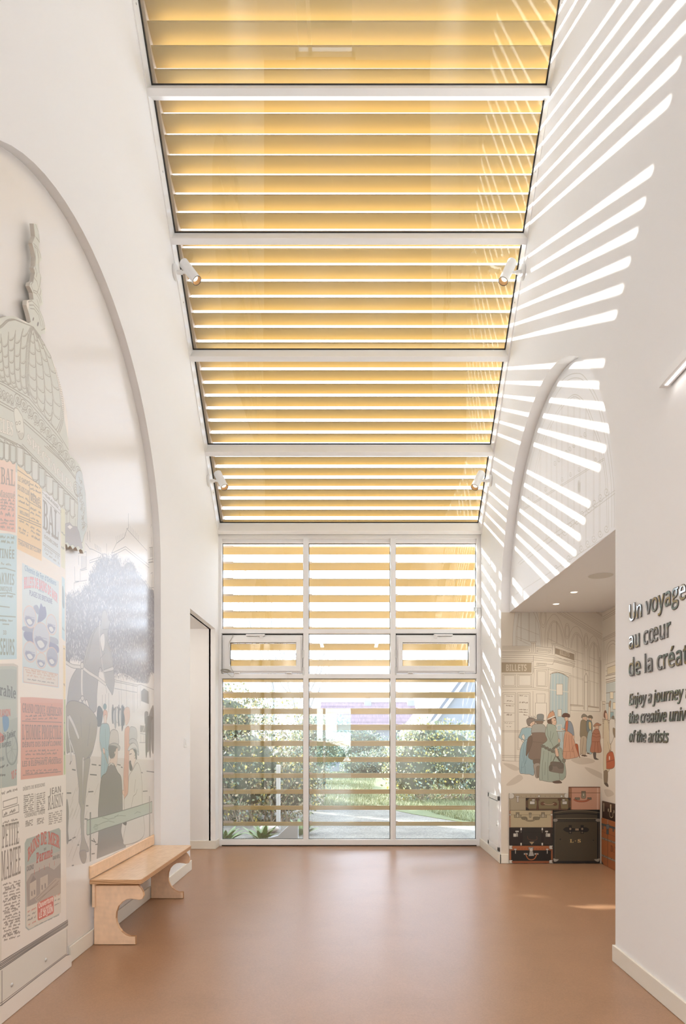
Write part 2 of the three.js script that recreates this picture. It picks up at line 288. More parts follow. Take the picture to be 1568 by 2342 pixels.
{ // linear wall lamp above the lettering
  const g = group('wall_lamp', [XR(2.4), 3.09, -2.4]), len = 1.3;
  part('housing', rbox(-0.05, -0.004, 0.0, 0.05, -len / 2, len / 2, 0.004), M.white, g);
  part('back_plate', rbox(-0.004, 0.004, -0.01, 0.10, -0.10, 0.10, 0.002), M.white, g);
  part('diffuser', box(-0.034, -0.020, -0.003, 0.002, -len / 2 + 0.03, len / 2 - 0.03), std({ color: lin(0.9, 0.9, 0.9), emissive: lin(1, 0.97, 0.93), emissiveIntensity: 1.2 }), g);
  const l = new THREE.RectAreaLight(new THREE.Color(1, 0.94, 0.86), 1.6, 0.02, len - 0.1); l.position.set(-0.027, -0.006, 0); l.rotation.x = -Math.PI / 2; g.add(l);
  tag(g, 'slim white linear wall lamp with a lit slot above the chrome lettering', 'wall lamp');
}
const downLabels = ['recessed round downlight nearer the back corner of the alcove ceiling', 'recessed round downlight between its twin and the round ceiling speaker'];
[[2.08, 6.154], [2.076, 5.655]].forEach(([x, D], i) => {
  const g = group('downlight', [x, HN, -D]);
  part('trim_ring', new THREE.LatheGeometry([[0.030, 0.0], [0.030, -0.002], [0.036, -0.004], [0.043, -0.001], [0.043, 0]].map(([r, y]) => new THREE.Vector2(r, y)), 36), M.white, g);
  part('bulb', new THREE.CylinderGeometry(0.029, 0.029, 0.003, 28).translate(0, -0.0016, 0), lampGlow, g);
  const s = new THREE.SpotLight(WARM, 1.25, 0, 1.0, 0.8, 2); s.castShadow = true; s.position.set(0, -0.008, 0); s.target.position.set(0.1, -2, 0); g.add(s, s.target);
  tag(g, downLabels[i], 'downlight');
});
{
  const g = group('ceiling_speaker', [2.085, HN, -5.076]);
  part('grille', new THREE.LatheGeometry([[0, -0.004], [0.094, -0.004], [0.097, -0.003], [0.0975, 0]].map(([r, y]) => new THREE.Vector2(r, y)).reverse(), 48), std({ color: lin(0.70, 0.68, 0.64), roughness: 0.8 }), g);
  part('rim', new THREE.TorusGeometry(0.1, 0.0035, 8, 56).rotateX(Math.PI / 2), M.white, g);
  tag(g, 'flat round ceiling speaker grille in the white alcove ceiling', 'speaker');
}
{ // lamp of the passage, out of sight, placed to light its wall
  const g = group('unseen_passage_lamp', [-2.75, 2.668, -6.3]);
  part('diffuser', new THREE.CylinderGeometry(0.14, 0.14, 0.03, 32).translate(0, -0.016, 0), lampGlow, g);
  const l = new THREE.PointLight(new THREE.Color(1, 0.92, 0.80), 1.3); l.castShadow = true; l.position.set(0, -0.06, 0); l.shadow.radius = 4; g.add(l);
  tag(g, 'unseen flat round ceiling lamp lighting the passage behind the opening', 'ceiling lamp');
}
// ---------- small wall fittings ----------
{
  const g = group('light_switch', [XL, 1.30, -6.045]);
  part('plate', rbox(-0.002, 0.010, -0.045, 0.045, -0.042, 0.042, 0.004), M.white, g);
  part('rocker', rbox(0.006, 0.015, -0.026, 0.026, -0.018, 0.018, 0.003).rotateZ(0.05), M.white, g);
  tag(g, 'small white light switch on the left wall beside the opening', 'switch');
}
{ // access hatch low on the right wall
  const g = group('access_hatch', [XR(6.87), 0, -6.87]), D0 = -0.257, D1 = 0.257, y0 = 0.116, y1 = 0.714;
  const ring = (a, b, c, d, t, x0, x1) => [rbox(x0, x1, c, d, a, a + t, 0.003), rbox(x0, x1, c, d, b - t, b, 0.003), rbox(x0, x1, d - t, d, a, b, 0.003), rbox(x0, x1, c, c + t, a, b, 0.003)];
  part('frame', mergeGeometries(ring(D0, D1, y0, y1, 0.05, -0.016, 0.004)), M.white, g);
  part('reveal', box(-0.004, -0.001, y0 + 0.045, y1 - 0.045, D0 + 0.045, D1 - 0.045), M.gasket, g);
  const door = part('door', rbox(-0.013, 0.0, y0 + 0.052, y1 - 0.06, D0 + 0.053, D1 - 0.053, 0.003), M.white, g);
  for (const y of [y0 + 0.13, y1 - 0.15]) part('hinge', rbox(-0.022, -0.008, y, y + 0.05, D0 + 0.03, D0 + 0.056, 0.004), M.white, door);
  part('lock', new THREE.CylinderGeometry(0.011, 0.011, 0.006, 20).rotateZ(Math.PI / 2).translate(-0.015, (y0 + y1) / 2 - 0.02, D1 - 0.075), M.hinge, door);
  tag(g, 'white access hatch with two hinges, low on the right wall by the window', 'hatch');
}
{ // emergency floodlight at the right jamb of the window
  const g = group('sensor_light', [fx(1096), fy(1404), -7.59]);
  part('head', new THREE.CapsuleGeometry(0.022, 0.075, 8, 20).scale(1, 1, 0.8).translate(-0.006, 0, 0.01), M.white, g);
  part('bracket', rbox(0.022, 0.03, -0.045, 0.06, -0.02, 0.02, 0.002), M.white, g);
  part('arm', rbox(-0.06, 0.03, 0.068, 0.076, -0.012, 0.012, 0.002), M.white, g);
  part('clamp', rbox(-0.078, -0.05, 0.03, 0.078, -0.02, 0.012, 0.003), std({ color: lin(0.55, 0.60, 0.60), roughness: 0.4 }), g);
  tag(g, 'small white sensor lamp on a bracket at the right edge of the end window', 'sensor lamp');
}
{ // loose cable hanging over the left vent
  const c = (pts) => new THREE.TubeGeometry(new THREE.CatmullRomCurve3(pts.map(([x, y, z]) => new THREE.Vector3(fx(x), fy(y), -DF + z))), 60, 0.0026, 6);
  const cm = std({ color: lin(0.45, 0.43, 0.37), roughness: 0.5 }), g = group('cable', [0, 0, 0]);
  part('lead', c([[533, 1452, 0.01], [532, 1457, 0.02], [528, 1464, 0.02], [525, 1470, 0.018], [525, 1490, 0.012], [526, 1515, 0.015], [529, 1528, 0.022], [534, 1536, 0.03], [536.5, 1543, 0.034], [535, 1548, 0.034], [531, 1549, 0.034], [525, 1544, 0.034], [519, 1538, 0.034]]), cm, g);
  const loops = []; for (let k = 0; k < 7; k++) { const p = []; for (let a = 0; a <= 12; a++) { const t = a / 12 * Math.PI * 2, w = 10 + rr(-2, 2), h = 2.6 + rr(-0.8, 0.8); p.push([515.5 + k * 0.5 + Math.cos(t) * w, 1534.5 + Math.sin(t) * h + Math.cos(t) * 1.6, 0.02 + k * 0.004 + rr(0, 0.004)]); } loops.push(c(p)); }
  part('coil', mergeGeometries(loops), cm, g);
  tag(g, 'thin grey cable coiled at the lower left corner of the left vent', 'cable');
}
// ---------- plywood bench ----------
{
  const woodTex = (u, v, base) => { const grain = fbm(u, v * 0.4, 40, 31, 3), fig = fbm(u, v * 3, 3, 7, 3), ln = 0.5 + 0.5 * Math.sin((v * 60 + 8 * fbm(u * 0.5, v, 3, 3, 3)) * 2); const k = 0.96 + 0.07 * grain + 0.04 * (fig - 0.5) - 0.014 * ln; return base.map((c) => Math.min(255, c * k)); };
  const ply = noiseTex(256, (u, v) => woodTex(u, v, [234, 200, 168])), edge = noiseTex(128, (u, v) => { const l = Math.floor(v * 9) % 2; return l ? [214, 172, 130] : [176, 132, 92]; });
  ply.repeat.set(1.2, 1.2);
  const wood = std({ map: ply, roughness: 0.42, bumpMap: ply, bumpScale: 0.0002 }), woodTop = std({ map: ply, color: lin(1, 0.98, 0.92), roughness: 0.26 }), edgeM = std({ map: edge, roughness: 0.6 });
  const g = group('bench', [-1.5, 0, -4.6]);
  const uvw = (geo, f) => { const p = geo.attributes.position, u = geo.attributes.uv; for (let i = 0; i < p.count; i++) u.setXY(i, ...f(p.getX(i), p.getY(i), p.getZ(i))); return geo; };
  const near = 0.64, far = -0.64;
  // seat: rounded corners at the front
  const s = new THREE.Shape(), x0 = -0.178, x1 = 0.155, r = 0.03;
  s.moveTo(x0, -near); s.lineTo(x1 - r, -near); s.quadraticCurveTo(x1, -near, x1, -near + r); s.lineTo(x1, -far - r); s.quadraticCurveTo(x1, -far, x1 - r, -far); s.lineTo(x0, -far); s.closePath();
  const sg = new THREE.ExtrudeGeometry(s, { depth: 0.026, bevelEnabled: true, bevelSize: 0.003, bevelThickness: 0.002, bevelOffset: -0.003, bevelSegments: 2 });
  sg.rotateX(-Math.PI / 2); // shape (x, d) -> x, -z
  sg.translate(0, 0.402, 0);
  { const p = sg.attributes.position; for (let i = 0; i < p.count; i++) p.setZ(i, -p.getZ(i)); const A = sg.index; for (const k of ['position', 'uv', 'normal']) { const T = sg.attributes[k], n = T.itemSize; for (let i = 0; i < T.count; i += 3) for (let c = 0; c < n; c++) { const q = T.array[i * n + c]; T.array[i * n + c] = T.array[(i + 1) * n + c]; T.array[(i + 1) * n + c] = q; } } sg.computeVertexNormals(); }
  uvw(sg, (x, y, z) => [z * 0.8, x * 1.6 + y * 22]);
  const seat = part('seat', sg, [woodTop, edgeM], g);
  part('backrest', uvw(rbox(-0.179, -0.164, 0.436, 0.522, far, near + 0.012, 0.007), (x, y, z) => [z * 0.8, y * 2]), woodTop, g);
  part('back_rail', uvw(rbox(-0.165, -0.147, 0.25, 0.402, far + 0.03, near - 0.005, 0.002), (x, y, z) => [z * 0.8, y * 2]), wood, g);
  const legPx = [[214.8, 2160.6], [214.8, 2024.5], [316, 2024.5], [322.5, 2031], [327, 2039], [328.6, 2049], [325, 2056.5], [318, 2058.5], [309, 2057], [300, 2056], [290, 2057], [280, 2063], [271, 2073], [266.5, 2086], [265.5, 2098], [267, 2110], [272, 2122], [279, 2131], [288, 2138], [297, 2141.5], [309.5, 2141.5], [310.2, 2160.6]];
  const ls = new THREE.Shape(); legPx.forEach(([x, y], i) => { const X = (x - CX) * 3.985 / F + 1.5, Y = Math.max(0, EYE + (CY - y) * 3.985 / F); i ? ls.lineTo(X, Y) : ls.moveTo(X, Y); });
  const lg = new THREE.ExtrudeGeometry(ls, { depth: 0.02, bevelEnabled: true, bevelSize: 0.0025, bevelThickness: 0.002, bevelOffset: -0.0025, bevelSegments: 1 }); lg.translate(0, 0, -0.01);
  uvw(lg, (x, y, z) => [x * 1.1, y * 1.3]);
  for (const z of [0.603, -0.543]) part('leg', lg, [wood, edgeM], g).position.z = z;
  const cl = new THREE.BoxGeometry(0.02, 0.05, 0.02);
  for (const z of [0.58, -0.52]) part('cleat', cl.clone().translate(-0.14, 0.36, z), wood, g);
  tag(g, 'pale plywood bench with scroll-cut panel legs against the left mural', 'bench');
}
{ // two linear lamps out of view behind the viewer, brightening near walls and frames
  const lab = ['unseen suspended linear lamp behind the viewer, lighting the near walls, the left one', 'unseen suspended linear lamp behind the viewer, lighting the near walls, the right one'];
  [-0.75, 0.75].forEach((x, i) => {
    const g = group('unseen_pendant_lamp', [x, 3.9, 0.9]), len = 1.9;
    part('housing', rbox(-0.05, 0.05, 0, 0.07, -len / 2, len / 2, 0.006), M.white, g);
    part('diffuser', box(-0.042, 0.042, -0.004, 0.002, -len / 2 + 0.02, len / 2 - 0.02), lampGlow, g);
    for (const z of [-0.7, 0.7]) part('wire', new THREE.CylinderGeometry(0.002, 0.002, 1.62 - z * 0.55, 6).translate(0, 0.07 + (1.62 - z * 0.55) / 2, z), M.hinge, g);
    const l = new THREE.RectAreaLight(new THREE.Color(1, 0.945, 0.87), 62, 0.08, len); l.position.set(0, -0.008, 0); l.rotation.x = -Math.PI / 2; g.add(l);
    tag(g, lab[i], 'pendant lamp');
  });
}
// ---------- chrome lettering on the right wall ----------
{
  const font = await new FontLoader().loadAsync('fonts/droid/droid_sans_regular.typeface.json');
  const chrome = std({ color: lin(0.36, 0.36, 0.355), metalness: 1, roughness: 0.06 }), side = std({ color: lin(0.10, 0.095, 0.09), roughness: 0.45, metalness: 0.3 });
  const D0 = 3.492, res = font.data.resolution;
  const rows = [
    ['Un voyage', 2.010, 0.0935, 0.600, 0], ['au cœur', 1.853, 0.0935, 0.458, 0], ['de la création', 1.700, 0.0935, 0.80, 0],
    ['Enjoy a journey to', 1.535, 0.0610, 0.660, 0.2], ['the creative universe', 1.432, 0.0610, 0.74, 0.2], ['of the artists', 1.326, 0.0610, 0.432, 0.2],
  ];
  const labels = ['chrome lettering reading Un voyage, the top line on the right wall', 'chrome lettering reading au cœur, second line on the right wall', 'chrome lettering reading de la création, third line on the right wall',
    'small italic chrome lettering reading Enjoy a journey to', 'small italic chrome lettering reading the creative universe', 'small italic chrome lettering reading of the artists, lowest line on the wall'];
  const capUnits = (() => { const sh = font.generateShapes('U', 1); let m = 0; for (const s of sh) for (const p of s.getPoints()) m = Math.max(m, p.y); return m; })();
  rows.forEach(([text, H, cap, len, slant], i) => {
    const size = cap / capUnits;
    const adv = (ch) => (font.data.glyphs[ch] ?? font.data.glyphs['o']).ha * size / res;
    let nat = 0; for (const ch of text) nat += adv(ch);
    const kx = len / nat, g = group('wall_lettering', [XR(D0 - len / 2), H, -(D0 - len / 2)]);
    let x = 0;
    for (const ch of text) {
      if (ch !== ' ') {
        const geo = new TextGeometry(ch, { font, size, depth: 0.0035, curveSegments: 5, bevelEnabled: true, bevelSize: cap * 0.028, bevelThickness: 0.0008, bevelOffset: cap * (slant ? 0.004 : -0.004), bevelSegments: 1 });
        const p = geo.attributes.position;
        for (let k = 0; k < p.count; k++) { // letters run towards the viewer along the wall, standing proud of it
          const a = (p.getX(k) + p.getY(k) * slant) * kx + x, h = p.getY(k), t = p.getZ(k);
          p.setXYZ(k, -0.0025 - t, h, a - len / 2);
        }
        geo.computeVertexNormals();
        part('letter', geo, [chrome, side], g);
        }
      x += adv(ch) * kx;
    }
    tag(g, labels[i], 'lettering');
  });
}
// ---------- outside: gravel, lawn, shrubs, trees, houses ----------
const GY = -0.06;
{
  const gt = noiseTex(512, (x, y) => { const a = vnoise(x, y, 200, 3), b = vnoise(x, y, 120, 8), c = fbm(x, y, 6, 2, 3); const k = 0.55 + 0.5 * a * b + 0.35 * (c - 0.3); return [178 * k + 20, 170 * k + 20, 154 * k + 18]; });
  const g = box(-30, 30, GY - 0.3, GY, -70, -7.85); { const p = g.attributes.position, u = g.attributes.uv; for (let i = 0; i < p.count; i++) u.setXY(i, p.getX(i) / 2, p.getZ(i) / 2); }
  struct('ground', g, std({ map: gt, color: lin(0.62, 0.62, 0.60), roughness: 0.95, bumpMap: gt, bumpScale: 0.01 }));
  struct('ground', box(-30, 30, GY - 0.3, GY, 2.86, 60), std({ map: gt, color: lin(0.62, 0.62, 0.60), roughness: 0.95 })).name = 'ground_behind';
}
const leafGeo = (() => { const g = new THREE.BufferGeometry(); g.setAttribute('position', new THREE.Float32BufferAttribute([0, 0, 0, 0.32, 0.5, 0.05, 0, 0.55, -0.06, -0.32, 0.5, 0.05, 0, 1, -0.1], 3)); g.setIndex([0, 1, 2, 0, 2, 3, 1, 4, 2, 2, 4, 3]); g.computeVertexNormals(); return g; })();
const bladeGeo = (() => { const g = new THREE.BufferGeometry(); const v = [], ix = []; for (let k = 0; k < 5; k++) { const a = k * 2.4, dx = Math.cos(a), dz = Math.sin(a), r = 0.25 + 0.12 * k, b = v.length / 3; v.push(dx * r * 0.3 - dz * 0.05, 0, dz * r * 0.3 + dx * 0.05, dx * r * 0.3 + dz * 0.05, 0, dz * r * 0.3 - dx * 0.05, dx * r, 0.75 + 0.05 * k, dz * r); ix.push(b, b + 1, b + 2); } g.setAttribute('position', new THREE.Float32BufferAttribute(v, 3)); g.setIndex(ix); g.computeVertexNormals(); return g; })();
const leafM = new THREE.MeshPhysicalMaterial({ color: lin(1, 1, 1), roughness: 0.6, side: THREE.DoubleSide });
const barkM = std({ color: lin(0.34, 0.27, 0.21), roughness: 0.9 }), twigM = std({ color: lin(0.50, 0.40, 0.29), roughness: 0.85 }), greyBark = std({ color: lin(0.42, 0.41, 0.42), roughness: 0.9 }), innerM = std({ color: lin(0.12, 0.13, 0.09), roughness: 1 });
const ball = () => { let x, y, z; do { x = rr(-1, 1); y = rr(-1, 1); z = rr(-1, 1); } while (x * x + y * y + z * z > 1); return [x, y, z]; };
function foliage(name, parent, n, at, size, tones, geo = leafGeo) {
  const m = new THREE.InstancedMesh(geo, leafM, n), o = new THREE.Object3D(), c = new THREE.Color();
  for (let i = 0; i < n; i++) { const p = at(i); o.position.set(...p); o.rotation.set(rr(0, 6.3), rr(0, 6.3), rr(0, 6.3)); o.scale.setScalar(size * rr(0.6, 1.3)); o.updateMatrix(); m.setMatrixAt(i, o.matrix); const t = tones[Math.floor(rnd() * tones.length)], k = rr(1.0, 1.55); c.setRGB(t[0] * k, t[1] * k, t[2] * k); m.setColorAt(i, c); }
  m.name = name; m.userData.kind = 'stuff'; shadowed(m); parent.add(m); return m;
}
function twig(a, b, r0, r1, bend = 0.08, seg = 5) {
  const A = new THREE.Vector3(...a), B = new THREE.Vector3(...b), l = A.distanceTo(B), pts = [A]; for (let k = 1; k < 4; k++) { const p = A.clone().lerp(B, k / 4); p.x += rr(-1, 1) * bend * l; p.y += rr(-1, 1) * bend * l; p.z += rr(-1, 1) * bend * l; pts.push(p); } pts.push(B);
  const g = new THREE.TubeGeometry(new THREE.CatmullRomCurve3(pts), seg, 1, 4, false); // taper
  const P = g.attributes.position, c = new THREE.CatmullRomCurve3(pts), q = new THREE.Vector3();
  for (let i = 0; i <= seg; i++) { c.getPointAt(i / seg, q); const r = r0 + (r1 - r0) * i / seg; for (let j = 0; j <= 4; j++) { const n = i * 5 + j; P.setXYZ(n, q.x + (P.getX(n) - q.x) * r, q.y + (P.getY(n) - q.y) * r, q.z + (P.getZ(n) - q.z) * r); } }
  return g;
}
// a shrub: leaves on a lumpy shell of several lobes, twigs from the foot, a solid dark core added to block light
function shrub(name, label, base, lobes, n0, leaf0, tones, twigs = 30, core = 0.72, twigMat = twigM, grp) {
  const n = Math.round(n0 * 1.9), leaf = leaf0 * 0.66, g = group(name, base), tot = lobes.reduce((s, l) => s + l[3] * l[4] + l[4] * l[5] + l[3] * l[5], 0);
  const acc = []; let q = 0; for (const l of lobes) { q += (l[3] * l[4] + l[4] * l[5] + l[3] * l[5]) / tot; acc.push(q); }
  foliage('foliage', g, n, () => { const r = rnd(), L = lobes[Math.min(acc.findIndex((a) => r <= a) < 0 ? 0 : acc.findIndex((a) => r <= a), lobes.length - 1)]; let [x, y, z] = ball(); const d = Math.hypot(x, y, z) || 1, s = rr(0.72, 1.06) / d; const py = L[1] + y * s * L[4]; return [L[0] + x * s * L[3], Math.max(0.02, py), L[2] + z * s * L[5]]; }, leaf, tones);
  if (twigs) { const t = []; for (let i = 0; i < twigs; i++) { const L = lobes[Math.floor(rnd() * lobes.length)], [x, y, z] = ball(); t.push(twig([L[0] * 0.7 + rr(-0.2, 0.2), 0, L[2] * 0.7 + rr(-0.2, 0.2)], [L[0] + x * L[3] * 1.05, Math.max(0.1, L[1] + y * L[4] * 1.08), L[2] + z * L[5] * 1.05], rr(0.010, 0.018), 0.003)); } part('stem', mergeGeometries(t), twigMat, g); }
  if (core) { const t = lobes.map((l) => { const b = new THREE.IcosahedronGeometry(1, 2); const p = b.attributes.position; for (let i = 0; i < p.count; i++) { const k = core * (0.85 + 0.3 * vnoise(p.getX(i) * 0.2 + 0.5, p.getY(i) * 0.2 + p.getZ(i) * 0.13 + 0.5, 9, 4)); p.setXYZ(i, l[0] + p.getX(i) * k * l[3], Math.max(0, l[1] + p.getY(i) * k * l[4]), l[2] + p.getZ(i) * k * l[5]); } b.computeVertexNormals(); return b; }); part('dark_core', mergeGeometries(t), innerM, g); }
  return tag(g, label, 'shrub', grp);
}
const G1 = [[0.16, 0.19, 0.10], [0.22, 0.24, 0.13], [0.30, 0.29, 0.16], [0.17, 0.22, 0.16], [0.52, 0.42, 0.12], [0.40, 0.33, 0.22]];
const GB = [[0.14, 0.21, 0.18], [0.18, 0.25, 0.20], [0.24, 0.29, 0.19], [0.36, 0.35, 0.20]];
const GY2 = [[0.36, 0.37, 0.16], [0.48, 0.46, 0.24], [0.25, 0.28, 0.14], [0.62, 0.48, 0.10], [0.50, 0.48, 0.36]];
const at = (D, x, y) => [(x - CX) * D / F, EYE + (CY - y) * D / F, -D];
// left mass: ivy-grown shrub with bare twigs
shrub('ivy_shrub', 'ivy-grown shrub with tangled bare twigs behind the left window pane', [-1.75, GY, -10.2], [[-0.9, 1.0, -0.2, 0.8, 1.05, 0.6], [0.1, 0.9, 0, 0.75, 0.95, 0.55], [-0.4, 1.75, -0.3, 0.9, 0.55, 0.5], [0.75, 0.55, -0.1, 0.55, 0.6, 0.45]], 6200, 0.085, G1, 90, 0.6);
shrub('yellow_leaved_shrub', 'taller thin shrub with yellowing leaves rising behind the ivy-grown shrub', [-2.0, GY, -11.45], [[-0.6, 1.9, 0, 0.9, 0.75, 0.5], [0.5, 1.7, 0, 0.8, 0.6, 0.5]], 1500, 0.085, GY2, 60, 0);
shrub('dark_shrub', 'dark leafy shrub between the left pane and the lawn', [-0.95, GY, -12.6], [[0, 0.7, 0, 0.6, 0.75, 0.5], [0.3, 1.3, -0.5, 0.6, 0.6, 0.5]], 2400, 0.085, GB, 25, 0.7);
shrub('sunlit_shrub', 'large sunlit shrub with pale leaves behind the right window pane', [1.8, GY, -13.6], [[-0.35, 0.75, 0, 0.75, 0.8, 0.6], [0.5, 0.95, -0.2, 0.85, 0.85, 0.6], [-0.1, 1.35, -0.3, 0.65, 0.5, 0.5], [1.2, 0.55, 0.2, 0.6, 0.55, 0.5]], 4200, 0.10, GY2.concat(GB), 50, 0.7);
shrub('dark_hedge', 'dark blue-green evergreen bush in front of the tiled house', [-1.3, GY, -27.5], [[0, 1.2, 0, 1.6, 1.45, 1], [1.9, 0.85, 0.4, 1.3, 1.0, 0.9]], 3600, 0.15, GB, 0, 0.78);
shrub('low_bush', 'low rounded bush at the far end of the lawn', [1.6, GY, -24], [[0, 0.45, 0, 1.3, 0.6, 0.7], [-1.2, 0.35, 0, 0.8, 0.45, 0.6]], 1600, 0.13, GB, 0, 0.78);
// tall hedge out of view past the left window edge; it keeps the low sun off the floor
shrub('unseen_tall_hedge', 'very tall hedge out of view left of the garden, blocking the low sun', [-6.0, GY, -13.0], [[2.6, 2.35, 0, 0.72, 2.9, 0.7], [1.4, 2.4, 0, 1.2, 2.95, 0.8], [-0.6, 2.4, 0, 1.4, 2.9, 0.8], [-2.6, 2.4, 0, 1.4, 2.9, 0.8], [-4.4, 2.4, 0, 1.3, 2.9, 0.8]], 6000, 0.16, G1, 0, 0.92);
shrub('unseen_boundary_hedge', 'long high hedge out of view left of the lawn, shading the grass', [-9.6, GY, -23], [[0, 2.5, 5, 1.0, 3.2, 1.5], [0, 2.5, 2.6, 1.0, 3.3, 1.6], [0, 2.5, 0, 1.0, 3.2, 1.7], [0.1, 2.5, -3, 1.1, 3.3, 1.8], [0.2, 2.5, -6, 1.1, 3.2, 1.9]], 5000, 0.14, G1, 0, 0.9);  // out of view, placed to keep the lawn in shade
// bare tree
function bareTree(label, base, h, lean, lv = 5) {
  const g = group('bare_tree', base), trunk = [], br = [];
  const grow = (p, dir, len, r, k) => {
    const e = p.map((v, i) => v + dir[i] * len); (k === 0 ? trunk : br).push(twig(p, e, r, r * 0.62, 0.05, 5)); if (k >= lv) return;
    const n = k === 0 ? 4 : 3; for (let i = 0; i < n; i++) { const d = dir.map((v) => v + rr(-0.5, 0.5)); d[1] += 0.12; const l = Math.hypot(...d); grow(i === n - 1 ? e.map((v, j) => v - dir[j] * len * rr(0.1, 0.4)) : e, d.map((v) => v / l), len * rr(0.58, 0.82), r * 0.55, k + 1); }
  };
  grow([0, 0, 0], lean, h, 0.09, 0);
  part('trunk', mergeGeometries(trunk), greyBark, g); part('branch', mergeGeometries(br), greyBark, g).userData.kind = 'stuff';
  return tag(g, label, 'tree');
}
bareTree('bare tree with fine grey branches seen through the upper left panes', [-3.4, GY, -27], 3.3, [0.02, 1, 0]);
bareTree('small leafless tree standing behind the left vent', [-1.5, GY, -18.2], 1.6, [0.04, 1, 0], 4);
// broad-leaved plants at the foot of the left pane
{
  const lg = (() => { const g = new THREE.PlaneGeometry(0.09, 0.34, 4, 8); g.translate(0, 0.17, 0); const p = g.attributes.position; for (let i = 0; i < p.count; i++) { const v = p.getY(i) / 0.34, w = Math.sin(Math.PI * Math.min(1, 0.12 + v * 0.88)) ** 0.7; const x = p.getX(i) * w; p.setXYZ(i, x, p.getY(i) * (1 - 0.15 * v), 0.16 * v * v + Math.abs(x) * 0.45); } g.computeVertexNormals(); return g; })();
  const lm = [std({ color: lin(0.20, 0.28, 0.10), roughness: 0.45, side: THREE.DoubleSide }), std({ color: lin(0.27, 0.33, 0.15), roughness: 0.45, side: THREE.DoubleSide })];
  const spots = [[-1.70, 8.33, 'leftmost'], [-1.22, 8.52, 'middle'], [-0.70, 8.9, 'rightmost']];
  const lab = ['broad-leaved plant at the foot of the window, leftmost of three', 'broad-leaved plant at the foot of the window, middle one of three', 'broad-leaved plant by the white slab, rightmost of three'];
  spots.forEach(([x, D], k) => {
    const g = group('broad_leaf_plant', [x, GY, -D]);
    for (let i = 0; i < 22; i++) { const m = part('leaf', lg, lm[i % 2], g); const a = rr(0, 6.3); m.position.set(Math.cos(a) * rr(0, 0.10), 0, Math.sin(a) * rr(0, 0.07)); m.rotation.set(0, -a + Math.PI / 2 + rr(-0.4, 0.4), 0); m.rotateX(rr(0.0, 0.75)); m.scale.setScalar(rr(0.55, 0.85)); }
    tag(g, lab[k], 'plant', 'broad-leaved plants at the window foot');
  });
  tag(mesh('stone', (() => { const g = new THREE.IcosahedronGeometry(0.11, 3); const p = g.attributes.position; for (let i = 0; i < p.count; i++) { const k = 0.8 + 0.4 * vnoise(p.getX(i) * 2 + 0.5, p.getZ(i) * 2 + p.getY(i), 6, 2); p.setXYZ(i, p.getX(i) * 1.3 * k, p.getY(i) * 0.55 * k, p.getZ(i) * k); } g.computeVertexNormals(); g.translate(-1.18, 0.0, -9.1); return g; })(), std({ color: lin(0.62, 0.54, 0.46), roughness: 0.9 })), 'pale flat stone lying among the broad-leaved plants', 'stone');
  // white slab and posts of the old fence
  const slab = new THREE.Shape([[-0.02, 0], [-0.17, -0.14], [-0.30, -0.17], [-0.30, -0.2], [0.10, -0.2], [0.10, 0.0]].map(([x, y]) => new THREE.Vector2(x, y)));
  const sl = new THREE.ExtrudeGeometry(slab, { depth: 0.05, bevelEnabled: true, bevelSize: 0.004, bevelThickness: 0.004, bevelSegments: 2 }); sl.translate(-0.795, 0.155, -8.36);
  tag(mesh('slab', sl, std({ color: lin(0.55, 0.55, 0.56), roughness: 0.6 })), 'small white slab standing on edge at the foot of the window', 'slab');
  const p = at(9.35, 636, 1764); tag(mesh('post', rbox(p[0] - 0.03, p[0] + 0.03, GY, p[1] + 0.1, p[2] - 0.03, p[2] + 0.02, 0.006), std({ color: lin(0.62, 0.61, 0.58), roughness: 0.7 })), 'slim weathered white fence post standing before the ivy-grown shrub', 'post');
}
// lawn
{
  const n = 26000, m = new THREE.InstancedMesh(bladeGeo, leafM, n), o = new THREE.Object3D(), c = new THREE.Color();
  for (let i = 0; i < n; i++) {
    let x, D; do { D = 9.2 + 20 * Math.pow(rnd(), 1.6); x = rr(-0.75, 1) * (0.24 * D) + 0.4; } while (D < 12.2 + 1.1 * vnoise(x * 0.1 + 0.5, D * 0.1, 12, 5) - Math.max(0, x - 0.9) * 2.2 || (Math.abs(x - 0.9 - (D - 17) * 0.07) < 0.25 && D > 16));
    o.position.set(x, GY - 0.005, -D); o.rotation.set(rr(-0.2, 0.2), rr(0, 6.3), rr(-0.2, 0.2)); const s = rr(0.05, 0.11); o.scale.set(s * 1.5, s, s * 1.5); o.updateMatrix(); m.setMatrixAt(i, o.matrix);
    const k = rr(0.75, 1.2); c.setRGB(0.27 * k, 0.29 * k, 0.13 * k); m.setColorAt(i, c);
  }
  m.name = 'grass'; scene.add(m); tag(m, 'short green lawn grass beyond the gravel outside the window', 'grass', null, 'stuff'); shadowed(m);
  const soil = new THREE.Shape(); [[-4, 12.6], [0.6, 12.4], [1.2, 11.2], [2.4, 9.4], [8, 9], [9, 34], [-9, 34]].forEach(([x, d], i) => i ? soil.lineTo(x, d) : soil.moveTo(x, d));
  const sg = new THREE.ExtrudeGeometry(soil, { depth: 0.008, bevelEnabled: false }); sg.rotateX(-Math.PI / 2); sg.translate(0, GY, 0); 
  struct('lawn', sg, std({ color: lin(0.15, 0.17, 0.075), roughness: 1 }));
}
